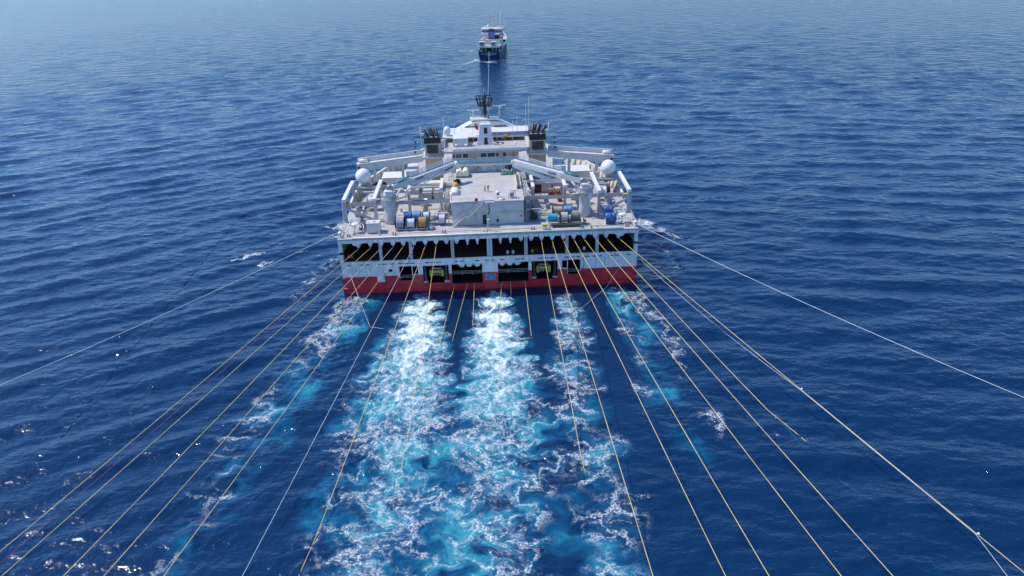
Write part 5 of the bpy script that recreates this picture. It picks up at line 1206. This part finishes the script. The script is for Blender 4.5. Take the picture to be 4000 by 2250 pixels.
# ------------------------------------------------------------------ people
def person(label, loc, rz, top, legs, head, arm=0.25, h=1.78):
    k = h / 1.78
    vs = [(0, 0, .95), (0, 0, 1.12), (0, 0, 1.32), (0, 0, 1.46), (0, .0, 1.54), (0, -.01, 1.62), (0, -.01, 1.72),
          (.10, 0, .90), (.12, -.02, .50), (.13, .02, .09), (.13, -.13, .04), (-.10, 0, .90), (-.12, -.02, .50), (-.13, .02, .09), (-.13, -.13, .04),
          (.19, 0, 1.42), (.30, .02, 1.16), (.24, -.16, .98), (.20, -.24, .95), (-.19, 0, 1.42), (-.30 - arm * .3, .02, 1.18), (-.24, -.12, 1.0), (-.2, -.2, .98)]
    es = [(0, 1), (1, 2), (2, 3), (3, 4), (4, 5), (5, 6), (0, 7), (7, 8), (8, 9), (9, 10), (0, 11), (11, 12), (12, 13), (13, 14), (3, 15), (15, 16), (16, 17), (17, 18), (3, 19), (19, 20), (20, 21), (21, 22)]
    rad = [.15, .135, .165, .12, .055, .095, .085, .10, .07, .045, .04, .10, .07, .045, .04, .075, .05, .04, .035, .075, .05, .04, .035]
    me = bpy.data.meshes.new('person'); me.from_pydata([tuple(q * k for q in v) for v in vs], es, [])
    o = bpy.data.objects.new('person', me); C.objects.link(o)
    sk = o.modifiers.new('skin', 'SKIN')
    for i, d in enumerate(me.skin_vertices[0].data): d.radius = (rad[i] * k, rad[i] * k); d.use_root = (i == 0)
    sb = o.modifiers.new('sub', 'SUBSURF'); sb.levels = 1; sb.render_levels = 1
    bpy.context.view_layer.update()
    dg = bpy.context.evaluated_depsgraph_get()
    m2 = bpy.data.meshes.new_from_object(o.evaluated_get(dg)); o.modifiers.clear(); o.data = m2
    m2.materials.clear()
    for q in (top, legs, 'skin', head): m2.materials.append(M[q])
    for p in m2.polygons:
        z = p.center.z / k; p.use_smooth = True
        hand = abs(p.center.x) > .1 and p.center.y < -.13 and z > .8
        p.material_index = 1 if z < .93 else 2 if (z > 1.50 and z < 1.68) or hand else 3 if z >= 1.68 else 0
    o.location = loc; o.rotation_euler = (0, 0, rz)
    return tag(o, label, 'person', 'people aboard')
person('person in lime vest and dark trousers standing on the helideck', (-.5, 13.8, HZ), R(160), 'hivis', 'trousers', 'black', .5)
person('person in red overalls standing on the helideck', (.3, 13.9, HZ), R(200), 'crimson', 'crimson', 'orange', .1)
person('person in red jacket and white helmet working inside the stern opening', (15.1, 2.0, 8.6), R(30), 'crimson', 'trousers', 'bright', .3)
# ------------------------------------------------------------------ the towing ship far ahead
T = thing('towing_ship', 'small navy and white ship ahead pulling on the hawser', 'ship', (4.6, 347.0, 0), R(-7.5))
hb = [(0, 6.9), (4, 7.2), (20, 7.3), (45, 7.2), (55, 6.4), (62, 4.6), (68, 2.2), (71, .3)]
def shz(y): return 5.8 + max(0, (y - 42) / 28) ** 2 * 3.4
mb = MB(); rows = []
for y, b in hb:
    rows.append([[mb.add([(q * b * (f if y > 3 else f), y + (0 if z > 3 else (2 if y < 1 else -1.5 * (y > 60))), z)]) for z, f in ((-1.5, .86), (1.2, .95), (shz(y), 1.0))] for q in (-1, 1)])
for a, b in zip(rows[:-1], rows[1:]):
    for q in (0, 1):
        for j in (0, 1): mb.m = 1 if j == 0 else 0; mb.face((a[q][j], b[q][j], b[q][j + 1], a[q][j + 1]))
mb.m = 0
for j in (0, 1): mb.face((rows[0][0][j], rows[0][1][j], rows[0][1][j + 1], rows[0][0][j + 1]))
mb.build('hull', [M['navyhull'], M['navyhull']], T)
mb = MB(); mb.prism([(-b + .05, y) for y, b in hb[:5]] + [(b - .05, y) for y, b in hb[:5][::-1]], 5.2, 5.4, 'z'); mb.build('main_deck', M['teal'], T)
mb = MB(); mb.prism([(-b + .05, y) for y, b in hb[3:]] + [(b - .05, y) for y, b in hb[3:][::-1]], 7.0, 7.2, 'z'); mb.build('forecastle_deck', M['deck'], T)
for q in (-1, 1):
    mb = MB(); pts = [(q * (half_ + .03), y, shz(y) + .1) for y, half_ in hb]
    for a, b in zip(pts[:-1], pts[1:]): mb.bar(a, b, .25, .3)
    mb.build('gunwale', M['bright'], T)
    mb = MB(); mb.rail([(q * (b - .1), y, shz(y) + .1) for y, b in hb[2:]], 1.1, .07, 3.0, 2); mb.build('side_rail', M['white'], T)
# poop platform over the towing deck
mb = MB(); mb.box(-7.1, 7.0, .2, 13, 8.1, 8.4); pp = mb.build('poop_deck', M['deck'], T)
mb = MB(); mb.box(-7.15, 7.05, .1, .35, 8.05, 8.6); mb.build('poop_edge', M['bright'], pp)
for x in (-6.8, -4.4, -2.2, 2.6, 4.8, 6.7):
    mb = MB(); mb.box(x - .15, x + .15, .4, .7, 5.4, 8.1); mb.build('poop_pillar', M['white'], pp)
mb = MB(); mb.box(-7, 7, 9, 9.3, 5.4, 8.1); mb.build('towing_bulkhead', M['inner'], T)
mb = MB(); mb.rail([(-7, .3, 8.4), (6.9, .3, 8.4)], 1.0, .06, 2.0, 2); mb.build('poop_rail', M['white'], pp)
for x, m in ((-4.6, 'teal'), (3.0, 'teal')):
    mb = MB(); mb.box(x - 1.9, x + 1.9, 2.2, 5.0, 8.4, 11.4); w_ = mb.build('winch_house', M['white'], T)
    mb = MB(); mb.box(x - 1.4, x + 1.4, 2.08, 2.2, 8.7, 11.0); mb.build('winch_opening', M['teal'], w_)
mb = MB(); mb.box(4.0, 4.9, 2.0, 2.1, 9.4, 10.8); mb.build('white_locker', M['bright'], T)
mb = MB(); mb.lathe([(.5, 0), (.3, .4), (.5, 1.0)], (-.5, 2.6, 8.4), 'z', 10); mb.build('capstan', M['bright'], T)
# accommodation
mb = MB(); mb.box(-6.4, 6.2, 12.5, 30, 5.4, 11.0); mb.build('lower_house', M['white'], T)
mb = MB(); mb.box(-6.9, 6.6, 12.3, 30, 11.0, 11.25); mb.build('boat_deck', M['deck'], T)
mb = MB(); mb.box(-5.4, 5.2, 18, 30, 11.25, 14.2); mb.build('upper_house', M['white'], T)
mb = MB(); mb.box(1.5, 5.0, 17.9, 18.0, 11.4, 13.4); mb.build('dark_recess', M['maroon'], T)
mb = MB(); mb.box(-7.2, 7.0, 20, 30, 14.2, 14.45); mb.build('bridge_deck', M['white'], T)
mb = MB(); mb.box(-6.6, 6.4, 21, 28, 14.45, 16.6); br = mb.build('bridge', M['white'], T)
for k in range(10):
    x = -5.9 + k * 1.3
    if -1.7 < x < 1.9: continue
    mb = MB(); mb.box(x - .48, x + .48, 20.9, 21.02, 15.2, 16.2); mb.build('bridge_window', M['glass'], br)
mb = MB(); mb.box(-7.3, 7.1, 20.4, 28.6, 16.6, 17.3); mb.build('bridge_roof', M['bright'], br)
mb = MB(); mb.rail([(-6.9, 20.6, 17.3), (6.8, 20.6, 17.3), (6.8, 28.3, 17.3)], 1.0, .06, 1.6, 2); mb.build('roof_rail', M['white'], br)
mb = MB(); mb.box(-1.9, 2.0, 15.0, 18.5, 8.4, 16.2); fu = mb.build('funnel', M['palebluetarp'], T)
mb = MB(); mb.box(-2.1, 2.2, 14.8, 18.7, 16.2, 16.9); mb.build('black_top', M['black'], fu)
for x in (-.9, .1, 1.1):
    mb = MB(); mb.tube([(x, 16.5, 16.9), (x, 16.9, 18.0)], .3, 8); mb.build('exhaust_pipe', M['pipe'], fu)
for x in (-.75, .75):
    mb = MB(); mb.box(x - .55, x + .55, 14.9, 15.0, 10.2, 12.0); mb.build('louvre', M['glass'], fu)
mb = MB(); mb.tube([(.2, 24, 17.3), (.2, 24, 27.0)], [.28, .12], 8); ms = mb.build('mast', M['bright'], T)
for z, L in ((21.8, 2.6), (24.0, 2.2), (26.2, 2.2)):
    mb = MB(); mb.bar((.2 - L, 24, z), (.2 + L, 24, z), .3, .22); mb.build('cross_tree', M['bright'], ms)
mb = MB(); mb.bar((-1.2, 23.7, 24.6), (2.4, 23.7, 24.6), .3, .35); mb.build('radar_scanner', M['bright'], ms)
mb = MB(); mb.tube([(.2, 24, 20.2), (.9, 23.5, 22.3)], .35, 8); mb.build('mast_gear', M['creamcover'], ms)
mb = MB(); mb.tube([(5.4, 26, 17.3), (5.4, 26, 21.5), (5.4, 26, 27.5)], [.55, .35, .06], 6); mb.build('lattice_mast', M['bright'], T)
for x, y, z, r in ((-2.6, 23, 18.8, .95), (-4.2, 23, 18.2, .55), (4.0, 24, 18.3, .45)):
    mb = MB(); mb.lathe([(.05, -r * 1.3), (r * .5, -r * 1.1), (r * .85, -r * .5), (r, 0), (r * .75, r * .68), (.05, r)], (x, y, z), 'z', 14); mb.build('radome', M['domewhite'], T)
mb = MB(); mb.lathe([(.1, -2.2), (.9, -1.6), (1.1, 0), (.9, 1.6), (.1, 2.2)], (0, 0, 0), 'y', 12); o = mb.build('lifeboat', M['orange'], T, (6.0, 20.5, 12.6))
mb = MB(); mb.tube([(6.2, 13, 11.2), (6.8, 13, 13.4), (7.2, 14.5, 14)], .2, 6); mb.tube([(5.4, 6, 8.4), (6.4, 6, 10.8)], .25, 6); mb.build('davit', M['white'], T)
mb = MB(); mb.box(-5.6, -4.2, 13.2, 15.6, 11.25, 12.4); mb.build('deck_locker', M['bright'], T)
text_mesh('BIG ANDROMEDA', 1.15, 'name_lettering', M['bright'], T, (0.1, -.06, 4.25), (R(90), 0, 0), .02, 1.05)
text_mesh('VALLETTA', .75, 'port_lettering', M['bright'], T, (0.3, -.02, 3.2), (R(90), 0, 0), .02, 1.05)

# ------------------------------------------------------------------ ropes and towed cables
def cable(name, label, pts, r, mat, sag=0.0, n=40, group=None, cat='cable'):
    P = [Vector(p) for p in pts]; out = []
    segs = list(zip(P[:-1], P[1:])); per = max(2, n // len(segs))
    for i, (a, b) in enumerate(segs):
        for k in range(per + (i == len(segs) - 1)):
            f = k / per; q = a.lerp(b, f); q.z -= sag * 4 * f * (1 - f) * (1 if (b - a).length > 40 else 0); out.append(q)
    mb = MB(); mb.tube(out, r, 6)
    o = mb.build(name, M[mat], None)
    return tag(o, label, cat, group)
def onward(a, b, z=-.6):
    """carry a straight cable on from b until it is under water"""
    a, b = Vector(a), Vector(b); d = b - a
    f = (z - b.z) / d.z if d.z < -1e-6 else .2
    return b + d * max(0.02, f)
def tail(p0, e):
    """a cable that meets the water skims along it for a while before it sinks"""
    e = Vector(e)
    if e.z > .05: return [onward(p0, e)]
    d = Vector((e.x - p0.x, e.y - p0.y, 0)).normalized()
    return [e + Vector((0, 0, .22)), e + d * 5 + Vector((0, 0, .05)), e + d * 14 + Vector((0, 0, -.3))]
GA = 'tow cables fanned out from the left half of the stern'; GB = 'tow cables fanned out from the right half of the stern'
ordn = ['first', 'second', 'third', 'fourth', 'fifth', 'sixth', 'seventh', 'eighth']
LEFT = [((-30.4, 12.0), (-69.6, -83.7, 2.5)), ((-27.5, 12.2), (-66.9, -88.6, 2.5)), ((-25.0, 12.2), (-58.5, -89.2, 2.5)), ((-22.3, 12.2), (-53.2, -89.2, 2.2)), ((-19.9, 12.3), (-45.2, -89.6, 2.0)), ((-17.4, 12.3), (-35.2, -88.6, .4)), ((-14.8, 12.3), (-26.5, -81, 0)), ((-12.3, 12.3), (-15.1, -56, 0))]
RIGHT = [((30.4, 12.2), (67.1, -96.6, 2.5)), ((27.4, 12.4), (48.2, -55.0, 0)), ((24.8, 12.4), (50.6, -95.9, 2)), ((22.2, 12.4), (44.0, -95.5, 2)), ((19.8, 12.4), (35.3, -93.0, .5)), ((17.3, 12.4), (29.6, -91.7, .35)), ((14.7, 12.4), (20.1, -91.2, .3)), ((12.2, 12.4), (13.7, -64.1, 0))]
for k, ((x, z), e) in enumerate(LEFT):
    p0 = Vector((x, -.3, z)); ends = tail(p0, e)
    m = 'cable_white' if k == 5 else 'cable'
    cable('tow_cable', '%s tow cable counted from the left stern corner, %s' % (ordn[k], 'thin white line' if k == 5 else 'pale yellow'), [Vector((x, 6, z + .3)), p0, *ends], .042 if k == 5 else .058, m, 0.35, 60, GA)
for k, ((x, z), e) in enumerate(RIGHT):
    p0 = Vector((x, -.3, z)); ends = tail(p0, e)
    cable('tow_cable', '%s pale yellow tow cable counted from the right stern corner' % ordn[k], [Vector((x, 6, z + .3)), p0, *ends], .058, 'cable', 0.35, 60, GB)
# thin partner line that joins the outermost right cable at two clamps
W0, W1 = Vector((30.4, -.3, 12.2)), Vector((67.1, -96.6, 2.5))
n1, n2 = W0.lerp(W1, .60), W0.lerp(W1, .935)
off = Vector((-.35, 0, -.15))
cable('messenger_line', 'thin grey line hanging just under the outermost right tow cable', [Vector((34.9, .1, 7.4)), n1 + off, n2 + off, onward(n1, n2 + Vector((-3, -6, -1.5)))], .045, 'cable_grey', 1.0, 60)
for q, lab in ((n1, 'small clamp on the outermost right tow cable, the upper one'), (n2, 'small clamp on the outermost right tow cable, near the bottom corner')):
    mb = MB(); mb.lathe([(.05, -.22), (.11, -.12), (.11, .12), (.05, .22)], (0, 0, 0), 'y', 8); mb.bar((0, 0, 0), off, .07, .07); tag(mb.build('cable_clamp', M['bright'], None, q), lab, 'clamp', 'clamps on the right cable')
cable('red_line', 'thin red line running beside the outermost left tow cable', [(-33.5, -.2, 9.2), (-69.6, -86.5, 1.4), (-75, -99, -.5)], .035, 'cable_red', .4, 50)
# umbilicals leaving the two middle openings
for k, (x, z, e, lab) in enumerate(((-8.6, 1.9, (-11.4, -27.9, -.1), 'leftmost yellow umbilical from the left middle opening'), (-5.6, 1.9, (-8.6, -24.5, -.1), 'middle yellow umbilical from the left middle opening'), (-3.9, 1.9, (-4.3, -19.1, -.1), 'yellow umbilical beside the pale centre panel, left side'),
                         (2.6, 1.9, (1.3, -20.5, -.1), 'yellow umbilical beside the pale centre panel, right side'), (4.7, 1.9, (4.7, -3.6, -.1), 'short yellow umbilical from the middle of the right opening'), (8.2, 1.9, (8.2, -25, -.1), 'rightmost yellow umbilical from the right middle opening'))):
    xs = {-8.6: -6.6, -5.6: -4.9, -3.9: -3.0, 2.6: 2.9, 4.7: 4.7, 8.2: 6.5}[x]
    p = Vector((x, -.55, z)); cable('source_umbilical', lab, [(x, -.1, 2.15), p, onward(p, e, -.8)], .06, 'cable', .05, 30, 'umbilicals from the middle openings')
# wide ropes out to the sides, cross lines, hawser
cable('side_rope', 'long white rope running out to the left edge of the picture', [(-35.0, 7.5, 14.0), (-96.3, -38.6, 1.5), (-130, -64, -.8)], .055, 'cable_white', .8, 60, 'white ropes out to the sides', 'rope')
cable('side_rope', 'long white rope running out to the right edge of the picture', [(34.9, 7.0, 13.4), (92.0, -57.0, 2.2), (130, -99, -.8)], .062, 'cable_white', .8, 60, 'white ropes out to the sides', 'rope')
cable('cross_line', 'thin grey line crossing the red stern at the left corner', [(-33.2, -.15, 6.2), (-26.8, -17.0, .25), (-23.5, -18.0, .1)], .05, 'cable_grey', .2, 20, None, 'rope')
cable('cross_line', 'thin slack double line crossing under the right hand cables', [(30.6, -.15, 4.6), (27.6, -2.5, .9), (20.0, -12.5, .15)], .045, 'cable_grey', .4, 20, None, 'rope')
cable('tow_hawser', 'pale tow hawser from the vessel bow to the ship ahead', [(0.5, 103, 13.5), (4.7, 347.2, 5.9)], .085, 'cable_grey', 4.0, 60, None, 'rope')
# a submerged length of cable showing green through the surface
